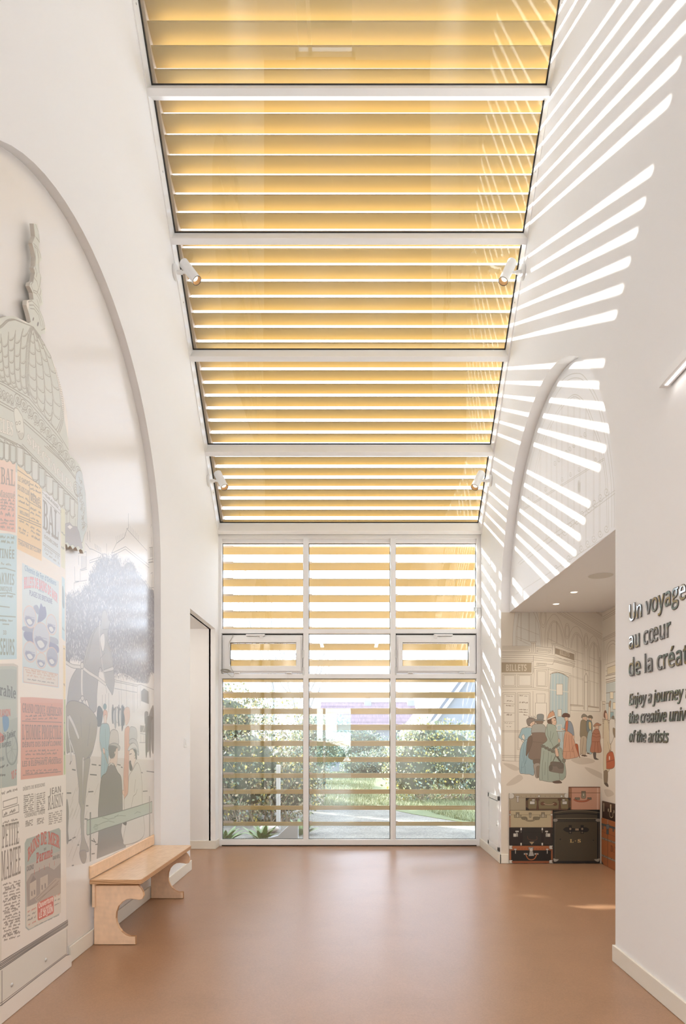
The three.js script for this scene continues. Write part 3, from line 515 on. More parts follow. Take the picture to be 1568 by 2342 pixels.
// houses
{
  const wallW = std({ color: lin(0.30, 0.31, 0.335), roughness: 0.85 }), tile = noiseTex(256, (x, y) => { const r = (y * 22) % 1, q = (x * 26 + Math.floor(y * 22) * 0.5) % 1; const k = (r < 0.14 ? 0.72 : 1) * (q < 0.1 ? 0.86 : 1) * (0.9 + 0.2 * vnoise(x, y, 40, 2)); return [128 * k, 108 * k, 114 * k]; }), slate = std({ color: lin(0.20, 0.205, 0.225), roughness: 0.75 });
  const tileM = std({ map: tile, roughness: 0.85 });
  const h = group('house', [1.45, GY, -36]); // long low house with a tiled roof and two chimneys
  part('wall', box(-3.0, 2.4, 0, 2.2, -4, 0), wallW, h);
  const rf = new THREE.Shape([[0.35, 2.1], [-2, 3.62], [-4.35, 2.1], [-4.35, 1.98], [-2, 3.5], [0.35, 1.98]].map(([z, y]) => new THREE.Vector2(z, y)));
  const rg = new THREE.ExtrudeGeometry(rf, { depth: 5.8, bevelEnabled: false }); { const p = rg.attributes.position, u = rg.attributes.uv; for (let i = 0; i < p.count; i++) { const z = p.getX(i), y = p.getY(i), x = -3.2 + p.getZ(i); u.setXY(i, x / 3, (z + y) / 3); p.setXYZ(i, x, y, z); } rg.computeVertexNormals(); }
  part('roof', rg, tileM, h);
  for (const x of [-0.3, 2.35]) { const c = part('chimney', rbox(x - 0.22, x + 0.22, 2.4, 3.72, -2.3, -1.6, 0.02), wallW, h); part('chimney_cap', new THREE.CylinderGeometry(0.16, 0.34, 0.18, 4).rotateY(Math.PI / 4).translate(x, 3.80, -1.95), wallW, c); for (const k of [-0.09, 0.09]) part('chimney_pot', new THREE.CylinderGeometry(0.05, 0.06, 0.22, 12).translate(x + k, 3.98, -1.95), tileM, c); }
  const wn = part('window', rbox(1.0, 2.0, 0.9, 1.9, -0.02, 0.03, 0.01), wallW, h); part('window_pane', box(1.08, 1.92, 0.98, 1.82, 0.03, 0.04), std({ color: lin(0.12, 0.14, 0.16), roughness: 0.1 }), wn);
  tag(h, 'long low house with a tiled roof and two white chimneys beyond the lawn', 'house');
  const k = group('house', [2.72, GY, -20]); // white gable at the right
  const gs = new THREE.Shape([[0, 0], [0, 1.86], [2.6, 5.3], [5.2, 1.86], [5.2, 0]].map(([x, y]) => new THREE.Vector2(x, y)));
  const gg = new THREE.ExtrudeGeometry(gs, { depth: 9, bevelEnabled: false }); gg.translate(0, 0, -9); part('wall', gg, wallW, k);
  const rs = new THREE.Shape([[-0.3, 1.5], [2.6, 5.38], [5.5, 1.5], [5.5, 1.64], [2.6, 5.54], [-0.3, 1.64]].map(([x, y]) => new THREE.Vector2(x, y)));
  const rg2 = new THREE.ExtrudeGeometry(rs, { depth: 9.3, bevelEnabled: false }); rg2.translate(0, 0.06, -9.2); part('roof', rg2, slate, k);
  part('gutter', rbox(-0.36, -0.26, 1.50, 1.60, -9.1, 0.1, 0.03), std({ color: lin(0.55, 0.57, 0.60), roughness: 0.5 }), k);
  part('verge', (() => { const s = new THREE.Shape([[-0.3, 1.5], [2.6, 5.38], [2.6, 5.2], [-0.2, 1.45]].map(([x, y]) => new THREE.Vector2(x, y))); const e = new THREE.ExtrudeGeometry(s, { depth: 0.06, bevelEnabled: false }); e.translate(0, 0.06, 0.08); return e; })(), std({ color: lin(0.62, 0.64, 0.67), roughness: 0.6 }), k);
  tag(k, 'white rendered gable house with a steep slate roof behind the right pane', 'house');
  const lw = group('garden_wall', [0, GY, 0]); // boundary walls
  part('wall', rbox(-1.1, 0.35, 0, 0.5, -25.2, -25.0, 0.02), wallW, lw); tag(lw, 'low white garden wall at the far end of the lawn', 'wall');
  const sw = group('garden_wall', [0, GY, 0]);
  part('wall', rbox(2.9, 6, 0, 0.95, -16.2, -16.0, 0.02), std({ color: lin(0.55, 0.57, 0.56), roughness: 0.9 }), sw); part('coping', rbox(2.85, 6, 0.95, 1.02, -16.25, -15.95, 0.02), wallW, sw); tag(sw, 'grey block garden wall with a coping right of the sunlit shrub', 'wall');
  const b = group('house', [0, GY, 22]); // house facing the entrance, behind the camera
  part('wall', box(-4, 5, 0, 4.2, 0, 6), std({ color: lin(0.88, 0.88, 0.87), roughness: 0.85 }), b); const w = part('window', rbox(-0.75, 0.15, 1.75, 2.85, -0.03, 0.02, 0.01), wallW, b); part('window_pane', box(-0.7, 0.1, 1.8, 2.8, -0.04, -0.03), std({ color: lin(0.35, 0.5, 0.58), roughness: 0.2 }), w);
  part('roof', box(-4.3, 5.3, 4.2, 4.5, -0.4, 6.3), slate, b);
  tag(b, 'white house across the yard, facing the entrance behind the camera', 'house');
  shrub('street_hedge', 'low hedge in front of the white house across the yard', [0, GY, 16], [[-1.5, 0.6, 0, 1.6, 0.75, 0.6], [1.4, 0.6, 0, 1.7, 0.75, 0.6]], 1500, 0.13, GB, 0, 0.85);
}
// ---------- printed art: drawn in wall measure on canvases ----------
function art(w, h, map) {
  const c = canvas(w, h), x = c.getContext('2d'); x.lineJoin = x.lineCap = 'round';
  let ox = 0, oy = 0, s = 1;
  const A = {
    c, x, from(a, b, k) { ox = a; oy = b; s = k; return A; },
    p: ([u, v]) => map(ox + u / s, oy + v / s),
    trace(pts, smooth, close) {
      const q = pts.map(A.p); x.beginPath();
      if (!smooth) { q.forEach(([a, b], i) => i ? x.lineTo(a, b) : x.moveTo(a, b)); if (close) x.closePath(); return; }
      const n = q.length, g = (i) => close ? q[(i + n) % n] : q[Math.max(0, Math.min(n - 1, i))];
      x.moveTo(...q[0]);
      for (let i = 0; i < (close ? n : n - 1); i++) { const a = g(i - 1), b = g(i), d = g(i + 1), e = g(i + 2); x.bezierCurveTo(b[0] + (d[0] - a[0]) / 6, b[1] + (d[1] - a[1]) / 6, d[0] - (e[0] - b[0]) / 6, d[1] - (e[1] - b[1]) / 6, d[0], d[1]); }
      if (close) x.closePath();
    },
    fill(pts, f, st, lw = 1.4, smooth = true) { A.trace(pts, smooth, true); x.fillStyle = f; x.fill(); if (st) { x.strokeStyle = st; x.lineWidth = lw; x.stroke(); } return A; },
    line(pts, st, lw = 1.4, smooth = true) { A.trace(pts, smooth, false); x.strokeStyle = st; x.lineWidth = lw; x.stroke(); return A; },
    lines(list, st, lw = 1.4) { for (const l of list) A.line(l, st, lw, false); return A; },
    rect(a, b, d, e, f, st, lw) { A.fill([[a, b], [d, b], [d, e], [a, e]], f, st, lw, false); return A; },
    oval(cx, cy, rx, ry, f, st, lw, tilt = 0) { const p = []; for (let i = 0; i < 24; i++) { const t = i / 24 * Math.PI * 2, u = Math.cos(t) * rx, v = Math.sin(t) * ry; p.push([cx + u * Math.cos(tilt) - v * Math.sin(tilt), cy + u * Math.sin(tilt) + v * Math.cos(tilt)]); } if (f) A.fill(p, f, st, lw); else { A.trace(p, true, true); x.strokeStyle = st; x.lineWidth = lw || 1.4; x.stroke(); } return A; },
    // words between two baseline points, cap height hc measured upwards at the first point; h1 at the second when it changes
    text(str, a, b, hc, col, o = {}) {
      const p0 = A.p(a), p1 = A.p(b), top = A.p([a[0], a[1] - hc]), k = Math.abs(p0[1] - top[1]), F0 = 100;
      x.save(); x.font = `${o.w || 'bold'} ${F0}px ${o.f || 'sans-serif'}`; const wd = x.measureText(str).width, cap = F0 * 0.72;
      x.setTransform((p1[0] - p0[0]) / wd, (p1[1] - p0[1]) / wd, (o.sl || 0) * k / cap, k / cap, p0[0], p0[1]);
      if (o.out) { x.strokeStyle = o.out; x.lineWidth = o.lw || 7; x.strokeText(str, 0, 0); }
      if (col) { x.fillStyle = col; x.fillText(str, 0, 0); } x.restore(); return A;
    },
    // words along an arch through three baseline points
    arcText(str, a, m, b, hc, col, o = {}) { const n = str.length; let q = 0; const ws = [...str].map((ch) => (x.font = 'bold 100px sans-serif', x.measureText(ch).width)), tot = ws.reduce((u, v) => u + v, 0); const at = (t) => [0, 1].map((i) => (1 - t) * (1 - t) * a[i] + 2 * t * (1 - t) * (2 * m[i] - (a[i] + b[i]) / 2) + t * t * b[i]); for (let i = 0; i < n; i++) { const t0 = q / tot, t1 = (q + ws[i]) / tot; q += ws[i]; if (str[i] !== ' ') A.text(str[i], at(t0), at(t1), hc * (o.grow ? 1 + o.grow * (t0 - 0.5) : 1), col, o); } return A; },
    // rows of unreadable hand lettering
    scrib(a, b, h, st, lw = 1.3, gap = 0.25) { const L = Math.hypot(A.p(b)[0] - A.p(a)[0], A.p(b)[1] - A.p(a)[1]); let t = 0; while (t < 1) { const word = Math.min(1, t + rr(10, 30) / L), run = []; let k = 0; while (t < word) { run.push([a[0] + (b[0] - a[0]) * t, a[1] + (b[1] - a[1]) * t - h * (k % 2 ? rr(0.35, 1) : rr(0, 0.3))]); t += rr(1.6, 3.4) / L; k++; } if (run.length > 1) A.line(run, st, lw * rr(0.8, 1.15)); t += (rnd() < 0.3 + gap ? rr(4, 9) : rr(2.5, 5)) / L; } return A; },
  };
  return A;
}
const sideMap = (X, D0, H1, k) => (px, py) => { const [D, H] = wallPt(X, px, py); return [(D - D0) * k, (H1 - H) * k]; };
const frontMap = (D, X0, H1, k) => (px, py) => { const [X, H] = frontPt(D, px, py); return [(X - X0) * k, (H1 - H) * k]; };
function uvSide(g, D0, D1, H0, H1, flip) { const p = g.attributes.position, u = g.attributes.uv; for (let i = 0; i < p.count; i++) { const t = (-p.getZ(i) - D0) / (D1 - D0); u.setXY(i, flip ? 1 - t : t, (p.getY(i) - H0) / (H1 - H0)); } return g; }
function uvFront(g, X0, X1, H0, H1) { const p = g.attributes.position, u = g.attributes.uv; for (let i = 0; i < p.count; i++) u.setXY(i, (p.getX(i) - X0) / (X1 - X0), (p.getY(i) - H0) / (H1 - H0)); return g; }
const printed = (A, rough = 0.4, o = {}) => phys({ map: ctexture(A.c), roughness: rough, ...o });
const scatter = (n, f) => { for (let i = 0; i < n; i++) f(i); };

// ----- advertising column: tall printed board standing before the left mural -----
{
  const X = -1.636, D0 = 2.45, D1 = 3.95, H0 = 0, H1 = 4.15, k = 490, A = art(Math.round((D1 - D0) * k), Math.round((H1 - H0) * k), sideMap(X, D0, H1, k)), x = A.x;
  const cream = '#e9e1d6', green = '#ced0c4', ink = '#8d8674', dark = '#6f675c';
  x.fillStyle = cream; x.fillRect(0, 0, A.c.width, A.c.height);
  A.from(0, 0, 1);
  // dome and crown tone
  A.fill([[-60, 1060], [-60, 700], [0, 720], [30, 722], [60, 740], [66, 700], [66, 512], [92, 512], [104, 760], [130, 860], [155, 1000], [200, 1060], [205, 1300], [150, 1290], [150, 1240], [95, 1130], [38, 1080]], green, null, 1, false);
  // spire
  A.from(0, 480, 3.9025);
  A.lines([[[318, 130], [345, 200], [352, 290], [330, 250]], [[318, 240], [345, 280]], [[300, 300], [330, 330], [362, 400], [366, 432]], [[305, 320], [332, 352], [350, 430]], [[330, 360], [345, 440], [345, 500], [350, 560]], [[310, 330], [318, 430], [312, 540]], [[318, 520], [330, 560], [322, 600]], [[350, 550], [365, 600], [352, 690]], [[300, 600], [330, 640], [345, 700], [330, 745]], [[296, 640], [276, 670], [300, 730]], [[300, 718], [330, 730], [360, 780], [372, 828]], [[298, 735], [326, 750], [352, 800], [358, 830]], [[358, 700], [366, 720], [355, 760]], [[250, 822], [285, 812], [340, 870], [385, 970], [402, 1060], [368, 1075]], [[262, 850], [300, 850], [345, 910], [378, 1000], [388, 1062]], [[270, 880], [305, 885], [345, 940], [368, 1040]], [[330, 800], [345, 850], [352, 880]]], ink, 1.6);
  A.oval(297, 975, 6, 16, dark, null, 1, 0.2).oval(338, 1020, 7, 20, dark, null, 1, 0.2);
  // dome: rope edge, ridge, fish-scale tiles
  const ridge = [[285, 1040], [262, 1090], [246, 1180], [236, 1320], [232, 1460], [236, 1580], [250, 1660]], outer = [[285, 1040], [350, 1130], [430, 1250], [490, 1390], [530, 1560], [552, 1740], [548, 1880], [515, 1985]], top = [[-80, 1080], [0, 1040], [60, 985], [120, 975], [200, 1005], [285, 1040]];
  const lerp = (c, t) => { const q = t * (c.length - 1), i = Math.min(c.length - 2, Math.floor(q)), f = q - i; return [c[i][0] + (c[i + 1][0] - c[i][0]) * f, c[i][1] + (c[i + 1][1] - c[i][1]) * f]; };
  for (const cv of [ridge, outer, top]) { A.line(cv, ink, 1.6); A.line(cv.map(([a, b]) => [a + 16, b + 8]), ink, 1.3); for (let i = 0; i < 60; i++) { const [a, b] = lerp(cv, i / 60); A.line([[a, b], [a + 16, b + 9]], ink, 1.1, false); } }
  const scales = (L, R, rows, cols) => { for (let r = 0; r < rows; r++) for (let q = 0; q < cols; q++) { const t = (r + (q % 2) * 0.5 + 0.3) / rows, t2 = t + 1.15 / rows, a = lerp(L, Math.min(1, t)), b = lerp(R, Math.min(1, t)), a2 = lerp(L, Math.min(1, t2)), b2 = lerp(R, Math.min(1, t2)), f = (u, P, Q) => [P[0] + (Q[0] - P[0]) * u, P[1] + (Q[1] - P[1]) * u], u0 = q / cols, u1 = (q + 1) / cols, um = (u0 + u1) / 2; if (t > 0.97) continue; A.line([f(u0, a, b), f(u0 + 0.02, a2, b2).map((v, i) => i ? v - 18 : v), f(um, a2, b2), f(u1 - 0.02, a2, b2).map((v, i) => i ? v - 18 : v), f(u1, a, b)], ink, 1.7); A.line([f(u0 + 0.015, a, b), f(u0 + 0.045, a2, b2).map((v, i) => i ? v - 24 : v), f(um, a2, b2).map((v, i) => i ? v - 10 : v), f(u1 - 0.05, a2, b2).map((v, i) => i ? v - 24 : v)], '#b0aa98', 1.2); } };
  scales(ridge.map(([a, b]) => [a + 20, b + 10]), outer.map(([a, b]) => [a - 6, b]), 8, 4);
  scales([[-60, 1100], [-40, 1250], [-20, 1400], [0, 1520]], ridge.map(([a, b]) => [a - 6, b - 10]), 6, 5);
  // cornice: bands, scrolls, lettering
  A.lines([[[-60, 1500], [45, 1550], [190, 1640], [260, 1680], [520, 1990], [610, 2140]], [[-60, 1520], [42, 1570], [185, 1660], [262, 1720], [500, 2000], [560, 2080]], [[-60, 1690], [0, 1710], [125, 1780]], [[-60, 1712], [0, 1735], [120, 1800]], [[215, 1870], [350, 1990], [500, 2130], [660, 2330]], [[205, 1890], [345, 2015], [495, 2150], [640, 2330]]], ink, 2);
  for (let i = 0; i < 5; i++) { const a = -30 + i * 34, b = 1610 + i * 20; A.oval(a, b, 15, 38, null, ink, 1.5, -0.2); A.oval(a, b + 6, 7, 18, null, ink, 1.2); A.oval(a - 6, b + 44, 6, 9, null, ink, 1.2); A.oval(a + 8, b + 46, 6, 9, null, ink, 1.2); }
  for (let i = 0; i < 11; i++) { const t = i / 10, a = 160 + t * 540, b = 1690 + 640 * Math.pow(t, 1.12); A.oval(a, b, 26 - t * 4, 50 - t * 8, null, ink, 1.6, -0.35); A.oval(a + 2, b + 6, 12, 26, null, ink, 1.3, -0.35); for (const d of [-1, 0, 1]) A.line([[a, b + 20], [a + d * 9, b - 14]], ink, 1.1); A.oval(a - 10, b + 52, 8, 12, null, ink, 1.3).oval(a + 14, b + 60, 8, 12, null, ink, 1.3); }
  A.fill([[125, 1790], [150, 1770], [185, 1820], [205, 1870], [215, 2000], [190, 2050], [160, 2010], [140, 1930]], '#dddccf', ink, 1.5); A.oval(150, 1905, 9, 13, null, ink).oval(175, 1900, 9, 13, null, ink); A.line([[150, 1960], [160, 1985], [178, 1975]], ink, 1.6); for (let i = 0; i < 7; i++) A.line([[165 + i * 7, 1990], [170 + i * 7, 2050 - i * 4]], ink, 1.2);
  A.text('SPECTACLES', [-235, 1905], [118, 2020], 135, '#e7e3d8', { f: 'serif', out: ink, lw: 4 });
  A.from(0, 1020, 7.467);
  A.text('SPECTACLES', [462, -70], [1245, 800], 158, '#e4e1d8', { f: 'serif', out: ink, lw: 4, sl: 0.0 });
  A.lines([[[-100, -230], [380, 10], [1340, 985]], [[-100, -210], [390, 40], [1330, 1000]], [[380, -30], [640, 240], [1345, 950]], [[760, 0], [1060, 270], [1290, 560]], [[800, 0], [1090, 290], [1310, 600]], [[840, 0], [1110, 290], [1330, 590]]], ink, 2);
  const tips = [[-80, 190], [20, 228], [115, 262], [222, 298], [345, 352], [478, 465], [600, 600], [715, 712], [850, 830], [945, 930], [1040, 1035], [1150, 1120], [1235, 1225]];
  tips.forEach(([a, b], i) => { if (!i) return; const [pa, pb] = tips[i - 1], w = (a - pa), ty = a < 380 ? -120 + (a + 80) * 0.3 : 20 + (a - 380) * 1.02; A.fill([[a - w * 0.44, ty - w * 0.4], [a + w * 0.44, ty + w * 0.4], [a + w * 0.44, b - 36], [a + w * 0.2, b + 4], [a - w * 0.1, b + 2], [a - w * 0.44, b - 60]], i % 2 ? '#ccd0c6' : '#d8d9d0', ink, 1.6, false); A.line([[a - w * 0.34, ty], [a - w * 0.34, b - 66], [a, b - 20], [a + w * 0.34, b - 46], [a + w * 0.34, ty + w * 0.3]], ink, 1.2); A.oval(a + w * 0.52, b - 40, 10, 16, null, ink, 1.3); });
  // carved end of the cornice
  A.fill([[1290, 560], [1330, 430], [1400, 470], [1460, 820], [1475, 1010], [1490, 1380], [1440, 1520], [1395, 1650], [1320, 1400], [1330, 1000]], '#c4ccca', ink, 1.5);
  scatter(46, () => { const t = rnd(), a = 1345 + t * 90 + rr(-30, 30), b = 480 + t * 950 + rr(-40, 40); A.line([[a, b], [a + rr(10, 26), b + rr(10, 50)], [a + rr(-6, 14), b + rr(50, 90)]], ink, 1.2); });
  for (let i = 0; i < 4; i++) A.oval(1310 - i * 4, 740 + i * 16, 50 - i * 12, 130 - i * 28, null, ink, 1.4, -0.2);
  // awning underside with its scalloped hem
  A.fill([[1115, 1330], [1190, 1308], [1240, 1370], [1310, 1380], [1350, 1470], [1410, 1740], [1380, 1760], [1330, 1700], [1290, 1735], [1240, 1680], [1190, 1705], [1150, 1640], [1115, 1650]], '#a9a6a8', '#8f8c8e', 1.5, false);
  A.fill([[1150, 1380], [1190, 1350], [1240, 1385], [1195, 1425]], '#ebe8e4', null, 1, false);
  A.lines([[[1140, 1160], [1140, 1330]], [[1190, 1130], [1190, 1310]], [[1285, 1240], [1285, 1380]], [[1030, 1105], [1160, 1150]], [[1030, 1130], [1150, 1168]]], ink, 1.5);
  // posters under the lambrequin
  const col = (stops, a) => { const p0 = A.p([a[0], a[1]]), p1 = A.p([a[0], a[2]]), g = x.createLinearGradient(0, p0[1], 0, p1[1]); stops.forEach(([t, c]) => g.addColorStop(t, c)); return g; };
  x.globalCompositeOperation = 'source-over';
  const behind = (f) => f();
  behind(() => {
    A.fill([[-200, 150], [-2, 230], [265, 290], [265, 1480], [0, 1435], [-200, 1430]], col([[0, '#ecd2bf'], [0.45, '#e6bda9'], [1, '#dfae9b']], [0, 200, 1450]), null, 1, false);
    A.text('LE BAL', [-190, 610], [255, 690], 300, '#a89788', { f: 'serif' }); A.text('Paré et Masqué', [-330, 830], [258, 905], 130, '#a89788', { f: 'serif' });
    for (const [b, l] of [[930, 40], [985, 50], [1030, 30], [1090, 60], [1190, 90], [1275, 40], [1330, 40], [1400, 50]]) A.scrib([10, b], [245, b + 30], l, '#a08f84', 2);
    A.fill([[298, 330], [470, 455], [715, 725], [710, 1965], [295, 1760]], col([[0, '#ebd6b2'], [0.5, '#eacf9d'], [1, '#e6c596']], [300, 330, 1960]), null, 1, false);
    const bt = '#9b8d78';
    A.lines([[[505, 600], [500, 1290]], [[300, 410], [715, 690]], [[315, 1030], [495, 1110]], [[315, 1190], [700, 1350]], [[310, 1225], [700, 1390]], [[470, 940], [700, 1070]], [[310, 1590], [700, 1780]]], bt, 2);
    A.text('LE SHOPS', [305, 590], [500, 690], 85, bt); A.text('DES LOIS CLUB', [300, 740], [495, 850], 90, bt); A.text('MERKEL', [520, 930], [700, 1060], 130, bt); A.text('WILLEBO', [335, 1150], [490, 1220], 60, bt); A.text('THÉATRE DE CLUNY', [312, 1680], [700, 1845], 66, bt);
    for (const [a, b, d] of [[310, 860, 490], [320, 950, 490], [515, 660, 690], [520, 740, 700], [525, 830, 690], [520, 1080, 700], [520, 1150, 700], [520, 1240, 700], [330, 1290, 490], [320, 1420, 480], [330, 1480, 480], [520, 1400, 700], [530, 1470, 690], [540, 1560, 700]]) A.scrib([a, b], [d, b + (d - a) * 0.48], 42, bt, 2);
    A.fill([[722, 760], [860, 830], [1030, 1030], [1030, 2080], [722, 1880]], col([[0, '#dfe0df'], [1, '#cfdbe0']], [722, 760, 2000]), null, 1, false);
    A.text('BAL', [730, 1400], [1003, 1620], 500, '#9d9b97', { f: 'serif' }); A.text('DESBLINS', [755, 1570], [990, 1740], 62, '#9d9b97'); A.text('Entrée : 3 fr.', [755, 1770], [1015, 1950], 52, '#a5a5a4', { w: 'italic' }); A.scrib([780, 1850], [1015, 2030], 40, '#a5a5a4', 2); A.scrib([790, 1480], [970, 1610], 40, '#9d9b97', 2.5); A.text('GRAND', [770, 860], [1000, 1070], 50, '#9d9b97');
    A.lines([[[725, 790], [1020, 1100]], [[735, 870], [1025, 1165]], [[735, 1650], [1020, 1860]], [[735, 1680], [1020, 1890]]], '#a5a5a0', 2);
    A.fill([[1045, 1060], [1110, 1090], [1110, 2110], [1045, 2060]], '#dcdcc2', null, 1, false); A.scrib([1050, 1500], [1105, 1540], 60, '#9fa398', 2).scrib([1050, 1750], [1105, 1790], 60, '#9fa398', 2);
    A.fill([[-200, 1470], [0, 1492], [150, 1495], [285, 1535], [285, 2400], [285, 3640], [-200, 3660]], '#b9d3d9', null, 1, false);
  });
  // redraw the hem above the posters
  tips.forEach(([a, b], i) => { if (!i) return; const [pa] = tips[i - 1], w = a - pa, ty = a < 380 ? -120 + (a + 80) * 0.3 : 20 + (a - 380) * 1.02; A.fill([[a - w * 0.48, ty], [a + w * 0.48, ty + w * 0.4], [a + w * 0.46, b - 30], [a + w * 0.2, b + 6], [a - w * 0.1, b + 4], [a - w * 0.46, b - 60]], i % 2 ? '#ccd0c6' : '#d6d8cf', ink, 1.8, false); A.line([[a - w * 0.34, ty], [a - w * 0.34, b - 66], [a, b - 22], [a + w * 0.34, b - 46], [a + w * 0.34, ty + w * 0.3]], ink, 1.2); });
  // blue poster text
  const bi = '#8f9c95';
  A.text('MATINÉE', [-190, 1900], [250, 1930], 170, bi); A.scrib([0, 1570], [250, 1600], 60, bi, 2.4).scrib([20, 1650], [240, 1680], 50, bi, 2.4);
  A.from(0, 1280, 7.319);
  A.text('LAKMIS', [-90, 400], [240, 430], 200, bi, { w: '' }); A.text('COMIQUE', [-60, 520], [205, 535], 80, bi, { w: '' }); A.text('DANSEURS', [-190, 1590], [245, 1600], 290, bi, { w: '' }); A.text('33', [50, 1255], [108, 1258], 70, bi); A.scrib([0, 1030], [240, 1040], 40, bi, 2.2).scrib([0, 620], [250, 640], 40, bi, 2.6).scrib([20, 80], [210, 110], 40, bi, 2.2);
  A.lines([[[-60, 150], [90, 145], [255, 195]], [[-60, 565], [150, 560], [255, 585]], [[-60, 940], [260, 960]], [[45, 1080], [150, 1085]], [[0, 780], [160, 800]]], bi, 2.4);
  // railway seaside poster
  A.fill([[370, 55], [985, 370], [985, 2150], [375, 2060]], '#ccd9dc', null, 1, false);
  A.text("Chemin de Fer d'Orléans", [412, 180], [940, 440], 92, '#7f9db6', { w: '' });
  A.arcText('BILLETS DE BAINS DE MER', [400, 490], [680, 505], [960, 725], 165, '#e39aa0', { out: '#9a8f9c', lw: 5, grow: -0.3 }); A.text('POUR LES', [640, 520], [735, 560], 26, '#93a0b0'); A.text('PLAGES DE BRETAGNE', [490, 595], [875, 745], 92, '#7d84a0');
  const scene5 = [['#8b8fae', [[400, 1290], [420, 1200], [560, 1230], [580, 1390], [480, 1380]]], ['#9aa3b8', [[560, 790], [620, 760], [660, 850], [640, 920], [590, 870]]], ['#8b8fae', [[640, 960], [680, 740], [720, 790], [760, 800], [770, 960], [640, 1060]]], ['#9fa6b8', [[390, 1120], [560, 1130], [560, 1210], [390, 1190]]], ['#9295b2', [[830, 1370], [970, 1450], [975, 1560], [840, 1510]]], ['#a9b0be', [[830, 1290], [960, 1330], [965, 1420], [820, 1360]]]];
  for (const [c, p] of scene5) A.fill(p, c, null);
  for (const [a, b, rx, ry, c] of [[500, 960, 105, 185, '#c6cbd4'], [690, 1305, 138, 250, '#c2c8d2'], [505, 1545, 108, 172, '#c8cdd2'], [690, 1690, 84, 130, '#ccd2d4'], [872, 1635, 95, 165, '#aab0c0'], [862, 1090, 86, 170, '#cdd2d8']]) { A.oval(a, b, rx, ry, c, '#d6bfb8', 2.4, -0.1); A.fill([[a - rx * 0.8, b + ry * 0.1], [a - rx * 0.2, b - ry * 0.1], [a + rx * 0.3, b + ry * 0.15], [a + rx * 0.75, b + ry * 0.3], [a + rx * 0.3, b + ry * 0.8], [a - rx * 0.3, b + ry * 0.75]], '#9a9fb6', null); A.fill([[a - rx * 0.5, b + ry * 0.3], [a, b + ry * 0.2], [a + rx * 0.4, b + ry * 0.55], [a - rx * 0.1, b + ry * 0.7]], '#d9dcde', null); A.line([[a - rx * 0.7, b - ry * 0.1], [a + rx * 0.7, b + ry * 0.1]], '#a6abc0', 2); }
  A.fill([[395, 1800], [970, 1920], [970, 2130], [395, 2050]], '#dcd6cd', '#d2a898', 1.4, false); A.scrib([420, 1850], [950, 1950], 30, '#c8a491', 1.6, 0.1).scrib([440, 1900], [930, 1985], 40, '#c8a491', 1.2, 0.1).scrib([450, 1950], [930, 2030], 36, '#c8a491', 1.2, 0.1).scrib([460, 2010], [910, 2080], 20, '#8e8f90', 1.4, 0.1);
  A.fill([[1035, 280], [1085, 330], [1085, 1370], [1035, 1310]], '#b9d5dd', null, 1, false); A.fill([[1040, 460], [1065, 500], [1075, 800], [1045, 760]], '#8fa0a6', null).scrib([1045, 1170], [1080, 1210], 60, '#8fa0a6', 2);
  A.fill([[1055, 1430], [1095, 1450], [1095, 2342], [1060, 2342]], '#e6d2a8', null, 1, false); A.scrib([1062, 1500], [1090, 1530], 50, '#9b8d78', 1.6).scrib([1062, 2100], [1090, 2130], 60, '#9b8d78', 1.6);
  // bicycle race poster, left edge
  A.fill([[-150, 1770], [230, 1760], [292, 1790], [290, 3400], [-150, 3700]], '#b4bbb0', '#c9c2b6', 6, false);
  A.fill([[-150, 1850], [200, 1830], [280, 1850], [280, 2342], [-150, 2342]], '#aab2aa', null, 1, false);
  A.text('ecorable', [-190, 2230], [270, 2330], 190, '#5e625f', { f: 'serif' });
  // ---- lower half ----
  A.from(0, 1600, 3.157);
  A.fill([[-100, 60], [40, 80], [70, 150], [125, 130], [122, 620], [-100, 660]], '#a9b1a8', null, 1, false);
  A.oval(85, 360, 42, 110, null, '#7f8680', 3).oval(85, 360, 38, 100, null, '#949a94', 2); for (let i = 0; i < 9; i++) { const a = i / 9 * 6.283; A.line([[85, 360], [85 + Math.cos(a) * 38, 360 + Math.sin(a) * 100]], '#8d938d', 1.1, false); }
  A.fill([[20, 120], [60, 130], [62, 200], [30, 230]], '#6f93b4', null).fill([[0, 240], [30, 270], [26, 300], [0, 310]], '#c96a5a', null); A.text('DU RAYON', [-40, 130], [76, 120], 55, '#c46b5e'); A.text('Le Monde Entier', [-60, 330], [112, 262], 52, '#4c504e', { f: 'serif' }); A.text('COURSES RAPIDES', [-70, 368], [80, 335], 36, '#4c504e'); A.text('1896', [-10, 450], [30, 440], 30, '#6a6f6c'); A.text('10 F', [80, 580], [118, 565], 62, '#c4584c'); A.scrib([0, 500], [60, 480], 24, '#55524c', 2.2).scrib([0, 560], [48, 550], 24, '#55524c', 2.2);
  A.fill([[150, 0], [455, 0], [455, 545], [150, 580]], '#d59d88', null, 1, false); A.from(0, 1280, 7.319).fill([[340, 2305], [560, 2305], [1055, 2342], [1055, 2400], [340, 2400]], '#d8a795', null, 1, false).from(0, 1600, 3.157);
  const rt = '#8d7468';
  A.text('GRAND CIRQUE AMÉRICAIN', [160, 92], [445, 118], 66, rt, { f: 'serif' }); A.text("L'HOMME PROJECTILE", [160, 290], [443, 285], 110, rt, { f: 'serif' }); A.text('DÉBUTS DES DEUX CLOWNS', [160, 346], [443, 332], 38, rt); A.text('LES 8 ÉLÉPHANTS PRODIGES', [160, 486], [443, 462], 42, rt);
  for (const [b, h] of [[126, 12], [148, 12], [380, 16], [404, 16], [432, 10], [522, 14], [536, 8]]) A.scrib([185, b], [420, b - 8], h, rt, 1.8);
  A.lines([[[160, 156], [445, 166]], [[165, 548], [440, 520]], [[330, 375], [332, 405]]], rt, 1.8);
